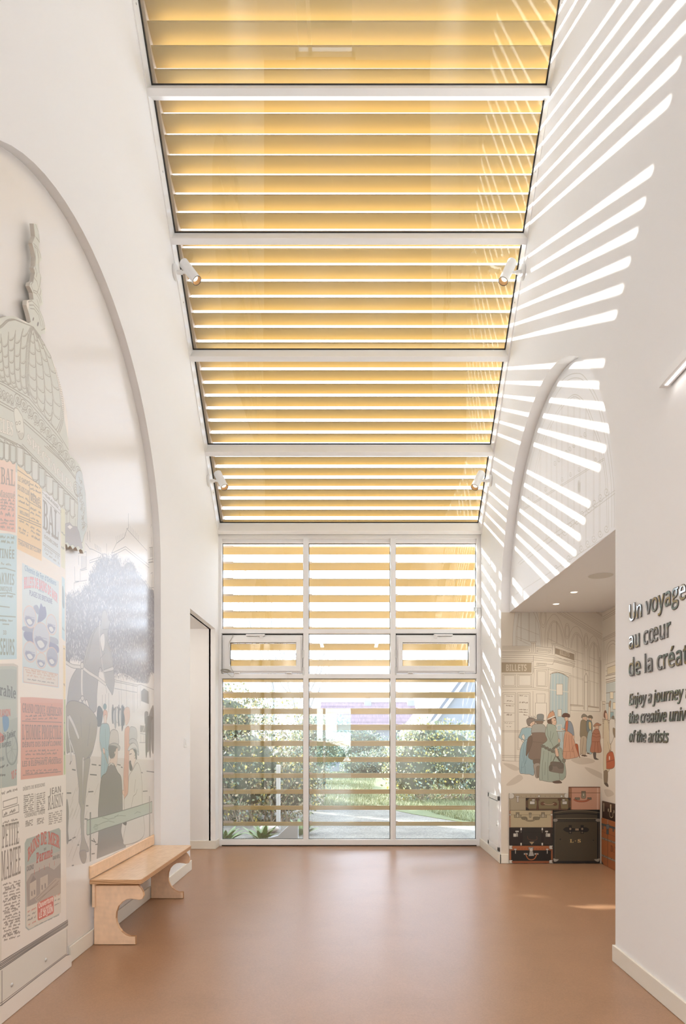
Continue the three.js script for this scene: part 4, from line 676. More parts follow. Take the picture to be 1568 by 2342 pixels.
  A.fill([[460, 0], [472, 0], [472, 540], [460, 545]], '#b5c08e', null, 1, false); A.scrib([462, 180], [470, 180], 30, '#5d6b46', 2).scrib([462, 400], [470, 400], 30, '#5d6b46', 2);
  const tx = '#85796b';
  A.text('DÉBITS DE BOISSONS', [165, 660], [325, 625], 26, tx); for (let i = 0; i < 9; i++) { A.scrib([172, 700 + i * 15], [244, 686 + i * 15], 8, tx, 2.2, 0.05); A.scrib([264, 690 + i * 15], [326, 676 + i * 15], 8, tx, 2.2, 0.05); } A.line([[254, 680], [252, 805]], tx, 1.8); A.text('CÉRÉMONIE TURQUE', [178, 855], [325, 822], 30, tx); for (let i = 0; i < 4; i++) { A.scrib([185, 885 + i * 11], [238, 874 + i * 11], 7, tx, 2, 0.05); A.scrib([268, 868 + i * 11], [318, 858 + i * 11], 7, tx, 2, 0.05); }
  A.text('JEAN', [358, 690], [443, 668], 48, tx); A.text('RAISIN', [345, 800], [455, 768], 100, tx, { f: 'serif' }); for (let i = 0; i < 6; i++) A.scrib([352, 830 + i * 15], [448, 808 + i * 15], 10, tx, 1.9, 0.1);
  A.text('PETITE', [14, 1075], [138, 1040], 170, tx, { f: 'serif' }); A.text('MARIÉE', [8, 1312], [150, 1255], 215, tx, { f: 'serif' }); A.scrib([8, 690], [135, 655], 22, tx, 2.2).scrib([20, 900], [140, 868], 16, tx, 2.2); A.line([[22, 738], [125, 705], [124, 750], [24, 782], [22, 738]], tx, 1.8, false); A.line([[18, 800], [135, 760], [136, 812], [20, 850], [18, 800]], tx, 1.8, false); A.scrib([30, 840], [120, 806], 22, tx, 2.4);
  for (let i = 0; i < 20; i++) { const y = 1345 + i * 21; A.scrib([22 + (i % 3) * 8, y], [145, y - 34], i % 4 === 2 ? 26 : 13, tx, 2.3, 0.15); }
  // bathing poster
  A.fill([[178, 1040], [192, 1008], [425, 928], [438, 945], [440, 1530], [425, 1555], [205, 1668], [184, 1650]], '#a7b0a6', null, 1, false);
  A.fill([[190, 1200], [438, 1090], [438, 1400], [190, 1500]], '#b9b0a4', null, 1, false);
  A.arcText('BAINS DE MER', [200, 1172], [300, 1050], [430, 1076], 88, '#d4634f', { f: 'serif', out: '#7d4a42', lw: 5 }); A.text('DE', [316, 1092], [334, 1086], 18, '#5d5a54'); A.text('Paramé', [262, 1182], [380, 1132], 72, '#c9584a', { f: 'serif', out: '#7d4a42', lw: 4 }); A.text('CASINO', [192, 1242], [244, 1222], 34, '#4f4c47'); A.text('GRAND HÔTEL', [380, 1160], [432, 1142], 26, '#4f4c47');
  A.fill([[190, 1320], [225, 1260], [270, 1240], [300, 1222], [345, 1205], [390, 1230], [438, 1180], [438, 1390], [330, 1430], [200, 1500]], '#9d9186', null, 1, false); A.fill([[215, 1330], [262, 1300], [262, 1420], [215, 1450]], '#c2b5a4', null, 1, false).fill([[290, 1290], [345, 1262], [345, 1370], [290, 1400]], '#c2b5a4', null, 1, false); A.fill([[215, 1330], [240, 1272], [262, 1300]], '#8a7d74', null, 1, false); for (const [a, b] of [[226, 1385], [245, 1375], [300, 1340], [322, 1328]]) A.rect(a, b, a + 8, b + 34, '#857a70'); A.fill([[250, 1440], [400, 1290], [438, 1290], [438, 1400], [280, 1470]], '#b3a596', null, 1, false); A.lines([[[262, 1440], [405, 1300]], [[280, 1455], [425, 1310]], [[270, 1450], [420, 1330]]], '#8e7a68', 1.8); for (let i = 0; i < 5; i++) A.line([[248 + i * 36, 1262 - i * 16], [248 + i * 36, 1232 - i * 16]], '#c05e4e', 1.6, false);
  A.fill([[190, 1500], [270, 1470], [440, 1400], [440, 1540], [210, 1660], [188, 1640]], '#d9d0c0', null, 1, false);
  A.fill([[270, 1478], [278, 1466], [378, 1418], [386, 1424], [388, 1535], [380, 1548], [280, 1596], [272, 1590]], '#cc5f49', null, 1, false); A.text('Ouverture', [276, 1510], [383, 1455], 40, '#efe6da'); A.text('DE LA SAISON', [292, 1532], [372, 1492], 18, '#efe6da'); A.text('LE 20 JUIN', [280, 1582], [382, 1530], 42, '#efe6da'); A.scrib([200, 1540], [262, 1512], 20, '#c77a64', 1.8).scrib([200, 1570], [262, 1540], 14, '#7c756a', 1.6).scrib([200, 1600], [262, 1572], 14, '#7c756a', 1.6).scrib([205, 1632], [266, 1602], 14, '#c77a64', 1.6).scrib([394, 1430], [434, 1412], 18, '#c77a64', 1.6).scrib([394, 1460], [434, 1444], 16, '#7c756a', 1.6).scrib([394, 1490], [434, 1474], 16, '#7c756a', 1.6).scrib([250, 1640], [436, 1555], 6, '#7c756a', 1.2);
  // plinth mouldings and base
  const pl = '#4b4640';
  A.fill([[-40, 1900], [8, 1895], [8, 1940], [490, 1650], [484, 1830], [-40, 2220]], '#ddd8cd', null, 1, false);
  for (const d of [0, 14, 26, 40, 52]) A.line([[-60, 1925 + d * 1.05], [8, 1895 + d], [250, 1745 + d * 0.7], [470, 1605 + d * 0.75], [490, 1592 + d * 0.7]], pl, 2.4, false);
  A.line([[-60, 2240], [14, 2205], [250, 2020], [478, 1848], [500, 1842]], pl, 2.2, false).line([[8, 70], [10, 1200], [6, 1895]], '#c9c0b2', 2, false).line([[14, 1960], [14, 2210]], pl, 2, false).line([[484, 1660], [484, 1845]], pl, 1.8, false).line([[476, 0], [480, 1590]], '#b8ad9d', 2, false).line([[-60, 2225], [14, 2188], [478, 1838]], pl, 1.6, false);
  // silhouette of the board
  const pts = []; const add = (o, l) => { A.from(...o); for (const [a, b] of l) pts.push(wallPt(X, o[0] + a / o[2], o[1] + b / o[2])); };
  add([0, 480, 3.9025], [[300, 122], [330, 122], [345, 200], [357, 290], [346, 310], [350, 350], [372, 430], [372, 455], [350, 460], [350, 500], [352, 560], [372, 600], [358, 690], [375, 720], [375, 770], [385, 840], [360, 862], [352, 880], [380, 950], [410, 1060], [405, 1105], [372, 1108], [364, 1140], [400, 1200], [450, 1290], [500, 1420], [540, 1560], [580, 1720], [605, 1880], [608, 2040], [614, 2140]]);
  add([0, 1020, 7.467], [[1165, 120], [1250, 200], [1370, 330], [1405, 480], [1462, 820], [1472, 1000], [1482, 1180], [1494, 1380], [1445, 1520], [1440, 1832], [1425, 1838], [1405, 1780], [1372, 1760], [1330, 1790], [1300, 1735], [1282, 1725], [1240, 1765], [1212, 1715], [1190, 1705], [1160, 1738], [1140, 1690], [1120, 1665], [1116, 1700]]);
  add([0, 1600, 3.157], [[476, 0], [479, 1588], [491, 1590], [493, 1622], [484, 1652], [486, 1838], [502, 1842], [517, 1850]]);
  const last = pts[pts.length - 1]; pts.push([last[0], 0.002], [2.5, 0.002], [2.5, 2.72], [2.62, 2.86], [2.70, 3.20]);
  add([0, 480, 3.9025], [[0, 968], [60, 948], [120, 948], [212, 988], [255, 1010], [275, 1000], [260, 930], [236, 850], [240, 808], [300, 800], [292, 740], [264, 680], [270, 650], [296, 640], [312, 560], [300, 520], [310, 500], [316, 420], [300, 340], [288, 300], [300, 270], [313, 235]]);
  const g = sideSlab(pts, [], X - 0.022, X); uvSide(g, D0, D1, H0, H1);
  const m = mesh('advertising_column', g, [printed(A, 0.36, { clearcoat: 1, clearcoatRoughness: 0.3 }), std({ color: lin(0.62, 0.58, 0.52), roughness: 0.7 })]);
  tag(m, 'tall cut-out board of a domed advertising column covered in theatre posters', 'cut-out board');
  for (const [a, b] of [[85, 2060], [330, 1880]]) { const [D, H] = wallPt(X, a / 3.157, 1600 + b / 3.157); part('bolt', new THREE.LatheGeometry([[0, 0.006], [0.006, 0.0055], [0.009, 0.003], [0.011, 0]].map(([r, y]) => new THREE.Vector2(r, y)), 20).rotateZ(-Math.PI / 2).translate(X, H, -D), M.hinge, m); }
}
// ----- street scene printed on the back of the left arch -----
{
  const X = -1.678, D0 = 2.2, D1 = 5.3, H0 = 0.1, H1 = 4.45, k = 420, A = art(Math.round((D1 - D0) * k), Math.round((H1 - H0) * k), sideMap(X, D0, H1, k)), x = A.x;
  x.fillStyle = '#e9e6e3'; x.fillRect(0, 0, A.c.width, A.c.height);
  const L = '#8d8c90', Dk = '#6c6a66';
  // roofs and house fronts
  A.from(0, 1040, 3.9025);
  A.lines([[[1145, 525], [1145, 655], [1130, 660], [1310, 855]], [[1135, 660], [1108, 740], [1040, 790], [995, 880], [1120, 820], [1330, 985]], [[1000, 905], [1118, 842], [1330, 1010]], [[825, 845], [905, 885], [895, 935], [800, 965], [800, 945], [895, 912]], [[765, 790], [800, 840], [825, 845]], [[700, 880], [770, 865], [770, 1010], [715, 1025], [715, 1130], [775, 1120]], [[665, 1000], [668, 1130], [710, 1130], [660, 1145], [660, 1240]], [[720, 1035], [775, 1022]], [[700, 900], [700, 980]], [[950, 795], [953, 900]], [[800, 680], [804, 780]], [[780, 690], [780, 760]], [[1330, 830], [1360, 825], [1360, 955], [1325, 960]], [[1320, 940], [1365, 930]], [[1325, 965], [1368, 958]], [[1330, 1190], [1370, 1185]], [[1335, 1220], [1372, 1215]], [[1350, 620], [1345, 650]], [[1350, 740], [1352, 800]], [[1345, 1060], [1360, 1050], [1355, 1190]]], L, 1.6);
  for (let i = 0; i < 7; i++) A.lines([[[845 + i * 9, 795 + i * 6], [850 + i * 9, 840 + i * 6]], [[1150 + i * 14, 620 + i * 16], [1152 + i * 14, 672 + i * 16]], [[1035 + i * 14, 730 - i * 6], [1040 + i * 14, 780 - i * 8]], [[725 + i * 7, 905], [725 + i * 7, 1010]], [[1065 + i * 8, 900 + i * 4], [1066 + i * 8, 950 + i * 5]], [[1240 + i * 12, 995 + i * 9], [1242 + i * 12, 1065 + i * 9]], [[1150 + i * 6, 920 + i * 5], [1150 + i * 6, 985 + i * 5]], [[1338, 835 + i * 12], [1360, 832 + i * 12]]], L, 1.3);
  // great tree: a mass of small strokes, its tones paled to carry window glare
  const crown = [[590, 1290], [640, 1275], [700, 1250], [760, 1190], [800, 1200], [805, 1100], [840, 1030], [880, 960], [920, 915], [1000, 930], [1040, 920], [1090, 1000], [1140, 960], [1190, 990], [1220, 1060], [1270, 1110], [1330, 1200], [1375, 1270], [1380, 1900], [1345, 1930], [1310, 2030], [1250, 2030], [1180, 1990], [1100, 1950], [1000, 1960], [900, 1900], [800, 1870], [740, 1830], [660, 1790], [590, 1830]];
  A.fill(crown, '#9899a3', null);
  { const q = crown.map(A.p), inside = (px, py) => { let c = false; for (let i = 0, j = q.length - 1; i < q.length; j = i++) if ((q[i][1] > py) !== (q[j][1] > py) && px < (q[j][0] - q[i][0]) * (py - q[i][1]) / (q[j][1] - q[i][1]) + q[i][0]) c = !c; return c; };
    const bx = [Math.min(...q.map((p) => p[0])) - 20, Math.max(...q.map((p) => p[0])) + 10], by = [Math.min(...q.map((p) => p[1])) - 16, Math.max(...q.map((p) => p[1])) + 20];
    for (let i = 0; i < 2600; i++) { const e = Math.floor(rnd() * q.length), f = q[(e + 1) % q.length], t = rnd(), px = q[e][0] + (f[0] - q[e][0]) * t + rr(-9, 9), py = q[e][1] + (f[1] - q[e][1]) * t + rr(-11, 11); x.strokeStyle = rnd() < 0.6 ? '#8f909a' : '#a5a6ae'; x.lineWidth = rr(0.9, 2); x.beginPath(); x.moveTo(px, py); x.lineTo(px + rr(-5, 5), py + rr(-9, 9)); x.stroke(); }
    for (let i = 0; i < 9000; i++) { const px = rr(...bx), py = rr(...by), ins = inside(px, py); if (!ins && !inside(px + rr(-14, 14), py + rr(-14, 14))) continue; x.strokeStyle = ins ? (rnd() < 0.42 ? ['#dcdce0', '#c9c9d0', '#efeeee'][Math.floor(rnd() * 3)] : ['#7f8089', '#8a8b95'][Math.floor(rnd() * 2)]) : '#76757b'; x.lineWidth = rr(0.8, 1.9); x.beginPath(); x.moveTo(px, py); x.lineTo(px + rr(-4, 4), py + rr(2, 9)); x.stroke(); } }
  // building behind the street, carriage arch
  A.from(140, 1380, 6.817);
  A.fill([[820, 1190], [1330, 1250], [1440, 1330], [1440, 2300], [560, 2300], [560, 1420], [700, 1180]], '#e6e4e1', null, 1, false);
  A.lines([[[830, 1190], [925, 1215], [1180, 1270]], [[830, 1220], [1180, 1295]], [[830, 1325], [1180, 1390]], [[930, 1180], [945, 1850]], [[1010, 1230], [1025, 1800]], [[1110, 1260], [1120, 1700]], [[1130, 1250], [1140, 1700]], [[740, 1400], [740, 1700]], [[690, 1420], [690, 1640]], [[1180, 1275], [1240, 1265], [1330, 1300], [1440, 1345]], [[1190, 1290], [1190, 1640]], [[1235, 1290], [1230, 1600]], [[1370, 1360], [1380, 1640]], [[900, 1370], [905, 1600]], [[640, 1430], [640, 1650]]], L, 1.6);
  A.fill([[1245, 1370], [1290, 1325], [1360, 1375], [1365, 1570], [1245, 1520]], '#8d8a86', null, 1, false);
  // small figures of the crowd
  for (let i = 0; i < 9; i++) { const a = 790 + i * 22 + rr(-8, 8), b = 1650 + rr(-20, 40), h = rr(180, 280); A.fill([[a, b], [a + 14, b - 30], [a + 26, b], [a + 30, b + h * 0.5], [a + 22, b + h], [a + 4, b + h], [a - 4, b + h * 0.5]], ['#7f8488', '#d9dadb', '#a7abb0', '#e4e2df'][i % 4], L, 1.2); A.oval(a + 13, b - 38, 9, 18, '#8c8b8c', null); }
  A.fill([[945, 1620], [985, 1640], [985, 1760], [960, 1960], [940, 1960]], '#6d7176', null).fill([[560, 1650], [600, 1600], [650, 1680], [650, 1740], [620, 1900], [560, 1900]], '#777a80', null);
  A.fill([[975, 1680], [1010, 1620], [1060, 1640], [1065, 1800], [1010, 1900], [985, 1760]], '#dfc5b4', '#b29a8a', 1.4);
  // second horse and cab at the far edge
  A.fill([[1300, 1700], [1350, 1690], [1360, 1760], [1400, 1640], [1440, 1640], [1440, 2290], [1410, 2290], [1390, 2050], [1370, 2290], [1330, 2290], [1320, 2010], [1300, 1870]], '#8d8780', null); A.fill([[1230, 1900], [1310, 1910], [1310, 2010], [1230, 2010]], '#a29d98', null, 1, false); A.line([[1370, 1700], [1260, 2030]], '#dedbd6', 3, false); A.lines([[[1230, 2030], [1310, 2040], [1310, 2170], [1220, 2170]], [[1240, 2060], [1240, 2160]], [[1290, 2060], [1290, 2160]]], L, 1.8);
  A.from(140, 1640, 6.504); A.fill([[1260, 0], [1360, 0], [1335, 120], [1330, 560], [1310, 560], [1300, 200], [1275, 560], [1255, 560], [1250, 150]], '#77716a', null);
  // pavement joints
  A.fill([[70, 560], [1380, 640], [1380, 1900], [400, 2200], [70, 2240]], '#dcd7d1', null, 1, false);
  A.lines([[[130, 700], [145, 660]], [[85, 1130], [145, 1130]], [[405, 1112], [475, 1108]], [[350, 1515], [390, 1520]], [[455, 705], [520, 712]], [[430, 855], [525, 862]], [[560, 718], [585, 718]], [[165, 780], [210, 790]], [[90, 1850], [150, 1822]], [[170, 1805], [210, 1785]], [[450, 1835], [515, 1862]], [[480, 1810], [500, 1850]], [[455, 2035], [495, 2030]], [[160, 2210], [185, 2205]], [[1180, 825], [1210, 828]], [[1270, 805], [1390, 820]], [[1215, 1105], [1280, 1100]], [[240, 1905], [262, 1900]], [[370, 1320], [400, 1318]], [[510, 1895], [545, 1890]], [[835, 705], [880, 715]], [[890, 745], [910, 750]]], Dk, 3);
  for (let i = 0; i < 26; i++) { const a = rr(80, 560), b = rr(640, 2000), l = rr(80, 260); A.line([[a, b], [a - l * 0.36, b + l]], '#b5aea5', 1.2, false); } for (let i = 0; i < 16; i++) { const a = rr(1150, 1370), b = rr(760, 1700); A.line([[a, b], [a + 10, b + rr(60, 220)]], '#b5aea5', 1.2, false); }
  // lady in blue
  A.from(140, 1380, 6.817);
  A.oval(680, 1610, 26, 46, '#7f9aa0', L, 1.6).fill([[655, 1690], [690, 1665], [720, 1700], [712, 1800], [690, 1870], [668, 1830]], '#dfb49f', '#a98a7c', 1.4); A.fill([[668, 1760], [700, 1740], [705, 1850], [680, 1900], [668, 1850]], '#ead9cc', '#a98a7c', 1.2);
  A.fill([[610, 1920], [670, 1880], [740, 1900], [765, 2100], [735, 2342], [640, 2342], [600, 2150]], '#a9c1c8', L, 1.8); A.lines([[[690, 1920], [700, 2342]], [[640, 1960], [625, 2150], [650, 2300]], [[668, 1900], [690, 1960], [720, 1900]]], L, 1.6);
  A.from(140, 1640, 6.504);
  A.fill([[590, 130], [640, 95], [710, 130], [725, 380], [700, 640], [700, 760], [640, 850], [590, 900], [600, 480], [570, 340]], '#a3bec6', L, 1.8); A.lines([[[655, 180], [665, 480], [690, 500]], [[640, 460], [690, 690]], [[600, 480], [640, 540]], [[655, 540], [640, 830]], [[680, 620], [670, 800]]], '#7d939a', 1.6); A.fill([[615, 470], [640, 470], [650, 530], [630, 545]], '#e6cdbf', '#a98a7c', 1.3); A.line([[636, 530], [690, 690]], '#b39a78', 2.4, false);
  // ladies in orange behind the men
  A.fill([[960, 160], [1010, 150], [1030, 330], [1010, 560], [1000, 820], [990, 1180], [940, 1230], [925, 900], [940, 560], [940, 250]], '#d9ad98', '#a98a7c', 1.6); A.lines([[[960, 280], [975, 600]], [[945, 620], [950, 900]], [[970, 620], [985, 940]], [[925, 930], [960, 1120]]], '#b08b78', 1.5); A.fill([[910, 1090], [935, 1100], [935, 1160], [912, 1140]], '#e3c6b4', '#a98a7c', 1.2);
  A.fill([[1020, 170], [1070, 145], [1120, 190], [1120, 340], [1020, 380]], '#c6c8c8', L, 1.6);
  // horse: neck, head, chest and legs
  A.from(140, 1380, 6.817);
  const hb = '#aeaeb0', hd = '#8b8b8d';
  A.fill([[620, 330], [640, 150], [690, 110], [740, 260], [765, 270], [730, 420], [730, 580], [790, 820], [805, 960], [825, 1120], [830, 1240], [800, 1420], [770, 1380], [700, 1260], [660, 1100], [620, 1010], [590, 1020], [575, 1200], [555, 1420], [550, 1640], [510, 1700], [450, 1650], [390, 1500], [330, 1700], [230, 1800], [100, 1840], [80, 1700], [130, 1250], [240, 1020], [330, 940], [390, 720], [430, 600], [470, 480], [560, 370]], hb, hd, 2);
  A.fill([[610, 520], [665, 470], [680, 600], [665, 720], [645, 750], [615, 640]], '#e6e4e2', hd, 1.6); A.fill([[665, 1040], [740, 1010], [805, 990], [810, 1040], [740, 1060], [670, 1075]], '#d5d4d2', hd, 1.6);
  A.line([[600, 280], [595, 450], [610, 700], [640, 950], [680, 1200], [710, 1400]], '#e2e0dd', 5).line([[600, 280], [595, 450], [610, 700], [640, 950], [680, 1200], [710, 1400]], hd, 1.2);
  A.lines([[[560, 380], [480, 520], [430, 700], [370, 930]], [[520, 420], [470, 600], [410, 880]], [[700, 520], [760, 760], [780, 880]], [[730, 580], [770, 740]], [[650, 410], [720, 400]], [[610, 860], [680, 770]]], hd, 1.8);
  const strap = (p, w = 9) => { A.line(p, hd, w + 2.4); A.line(p, '#dcdad6', w); };
  strap([[80, 920], [180, 980], [320, 1000], [430, 1080], [560, 1160], [690, 1260]], 8); strap([[330, 950], [320, 1200], [330, 1440], [400, 1640], [480, 1760]], 11); strap([[330, 1480], [240, 1600], [150, 1700]], 10); strap([[110, 1690], [190, 1800], [270, 2080]], 10);
  A.oval(325, 970, 26, 52, '#d4d2ce', hd, 2).oval(330, 1480, 26, 40, '#d4d2ce', hd, 2).oval(490, 1790, 34, 60, '#d4d2ce', hd, 2);
  A.from(140, 1640, 6.504);
  A.fill([[80, -180], [330, -200], [520, 0], [530, 200], [480, 460], [430, 590], [385, 610], [430, 640], [380, 1000], [345, 1400], [335, 1560], [345, 1790], [410, 1980], [370, 2010], [375, 2090], [350, 2170], [310, 2160], [275, 2060], [280, 1950], [300, 1800], [285, 1500], [290, 1360], [262, 1250], [262, 1050], [230, 760], [200, 540], [120, 520], [80, 480]], '#aba69e', hd, 2);
  A.fill([[315, 640], [340, 640], [325, 1000], [330, 1300], [318, 1100]], '#d9d5cf', hd, 1.4); A.fill([[275, 2000], [360, 1985], [375, 2090], [350, 2170], [310, 2160], [280, 2080]], '#a49d94', hd, 1.8); A.lines([[[330, 640], [385, 615], [460, 500]], [[290, 0], [300, 300]], [[430, 80], [390, 430]]], hd, 1.6);
  strap([[100, 0], [100, 180], [120, 330], [150, 640]], 6); strap([[125, 0], [190, 130], [255, 300]], 10); strap([[125, 340], [160, 430], [190, 530]], 5);
  A.fill([[80, 1240], [110, 1400], [100, 1680], [110, 1830], [82, 1840]], '#9a948c', hd, 1.6);
  // man in the dark coat seen from behind, bowler hat
  A.fill([[715, 420], [720, 300], [740, 210], [790, 185], [840, 220], [855, 320], [850, 400], [780, 390]], '#cfccc8', hd, 2); A.fill([[710, 415], [780, 388], [840, 405], [875, 450], [865, 490], [845, 490], [830, 450], [770, 425], [715, 430]], '#bdbab5', hd, 2); A.fill([[705, 430], [790, 430], [840, 460], [820, 540], [780, 600], [740, 620], [712, 570]], '#7c7a76', null); A.fill([[815, 480], [840, 470], [835, 620], [815, 740], [780, 690], [720, 680], [740, 620], [790, 600]], '#e0cec1', '#a08e82', 1.4); A.oval(800, 530, 9, 22, '#e0cec1', '#a08e82', 1.4);
  A.fill([[600, 900], [670, 830], [700, 720], [740, 685], [790, 720], [840, 820], [890, 900], [905, 1100], [910, 1380], [905, 1560], [890, 1700], [920, 1850], [935, 1960], [540, 2160], [530, 2100], [555, 1700], [550, 1400], [570, 1150]], '#8d8983', '#66635e', 2.2); A.line([[708, 720], [740, 690], [775, 712]], '#d6d3ce', 4);
  // bearded man in the pale coat
  A.fill([[1010, 400], [1020, 340], [1075, 320], [1130, 370], [1150, 480], [1155, 560], [1130, 550], [1110, 420], [1060, 385]], '#c3c4c4', hd, 2); A.fill([[990, 490], [1020, 420], [1075, 385], [1120, 430], [1145, 520], [1110, 470], [1060, 465], [1020, 495]], '#d6d5d2', hd, 1.8); A.fill([[1015, 500], [1060, 475], [1110, 500], [1115, 600], [1085, 700], [1060, 780], [1025, 790], [1010, 690], [1005, 610]], '#e6d8cd', '#8a7a6e', 1.8); A.fill([[1070, 480], [1115, 490], [1125, 620], [1105, 620], [1095, 540]], '#6a6966', null); A.fill([[1012, 660], [1035, 650], [1040, 690], [1060, 760], [1035, 800], [1015, 770]], '#6b655f', null); A.line([[1015, 555], [1045, 545]], '#55504b', 2.4); A.oval(1092, 590, 10, 26, '#e6d8cd', '#8a7a6e', 1.4);
  A.fill([[1010, 870], [1060, 790], [1130, 680], [1180, 790], [1200, 1000], [1205, 1300], [1225, 1760], [960, 1900], [925, 1800], [965, 1560], [940, 1380], [940, 1220], [990, 1130], [1000, 950]], '#dad6cf', '#8d8376', 2); A.lines([[[1130, 1075], [1110, 1140], [1070, 1180], [1040, 1340]], [[1105, 930], [1085, 1120]], [[1110, 690], [1075, 760], [1060, 790]]], '#8d8376', 1.8); A.fill([[915, 1570], [970, 1560], [965, 1610], [930, 1600]], '#6b655f', null);
  // plank fence
  A.fill([[430, 1420], [440, 1420], [440, 2200], [428, 2200]], '#83827a', '#5d5c55', 1.6, false); A.fill([[380, 1540], [420, 1520], [640, 1470], [900, 1395], [1150, 1320], [1350, 1255], [1350, 1420], [1150, 1490], [900, 1580], [650, 1660], [390, 1755], [378, 1740]], '#b9c3b5', '#77786e', 2.2, false); A.fill([[425, 1425], [438, 1425], [440, 2190], [426, 2195]], '#8f9188', '#66665d', 1.4, false); A.fill([[1308, 1180], [1318, 1180], [1322, 1770], [1308, 1780]], '#a8a69d', '#8b897f', 1.4, false); A.lines([[[610, 1495], [700, 1520], [790, 1500], [850, 1450]], [[480, 1640], [540, 1610], [620, 1570], [700, 1545], [790, 1565]], [[790, 1480], [880, 1465], [960, 1470]], [[1090, 1440], [1130, 1410], [1180, 1420]], [[500, 1600], [540, 1600]]], '#949a8c', 1.8); A.oval(515, 1640, 14, 20, null, '#949a8c', 1.6).oval(515, 1640, 30, 38, null, '#949a8c', 1.4);
  // plain foot of the print
  A.fill([[-500, 2300], [70, 2240], [380, 2170], [1500, 1720], [1500, 3500], [-500, 3500]], '#e6e4e1', null, 1, false);
  const ins = archL.map(([D, H]) => [D + (D < 3.74 ? 0.004 : -0.004) * (Math.abs(D - 3.74) / 1.533), H < 0.01 ? 0.101 : H - 0.003]);
  const g = sideSlab(ins, [], XLB, X); uvSide(g, D0, D1, H0, H1);
  tag(mesh('wall_mural', g, [printed(A, 0.34, { clearcoat: 1, clearcoatRoughness: 0.2 }), M.wall]), 'printed street mural with a dark horse and hatted men, in the left arch', 'mural');
}
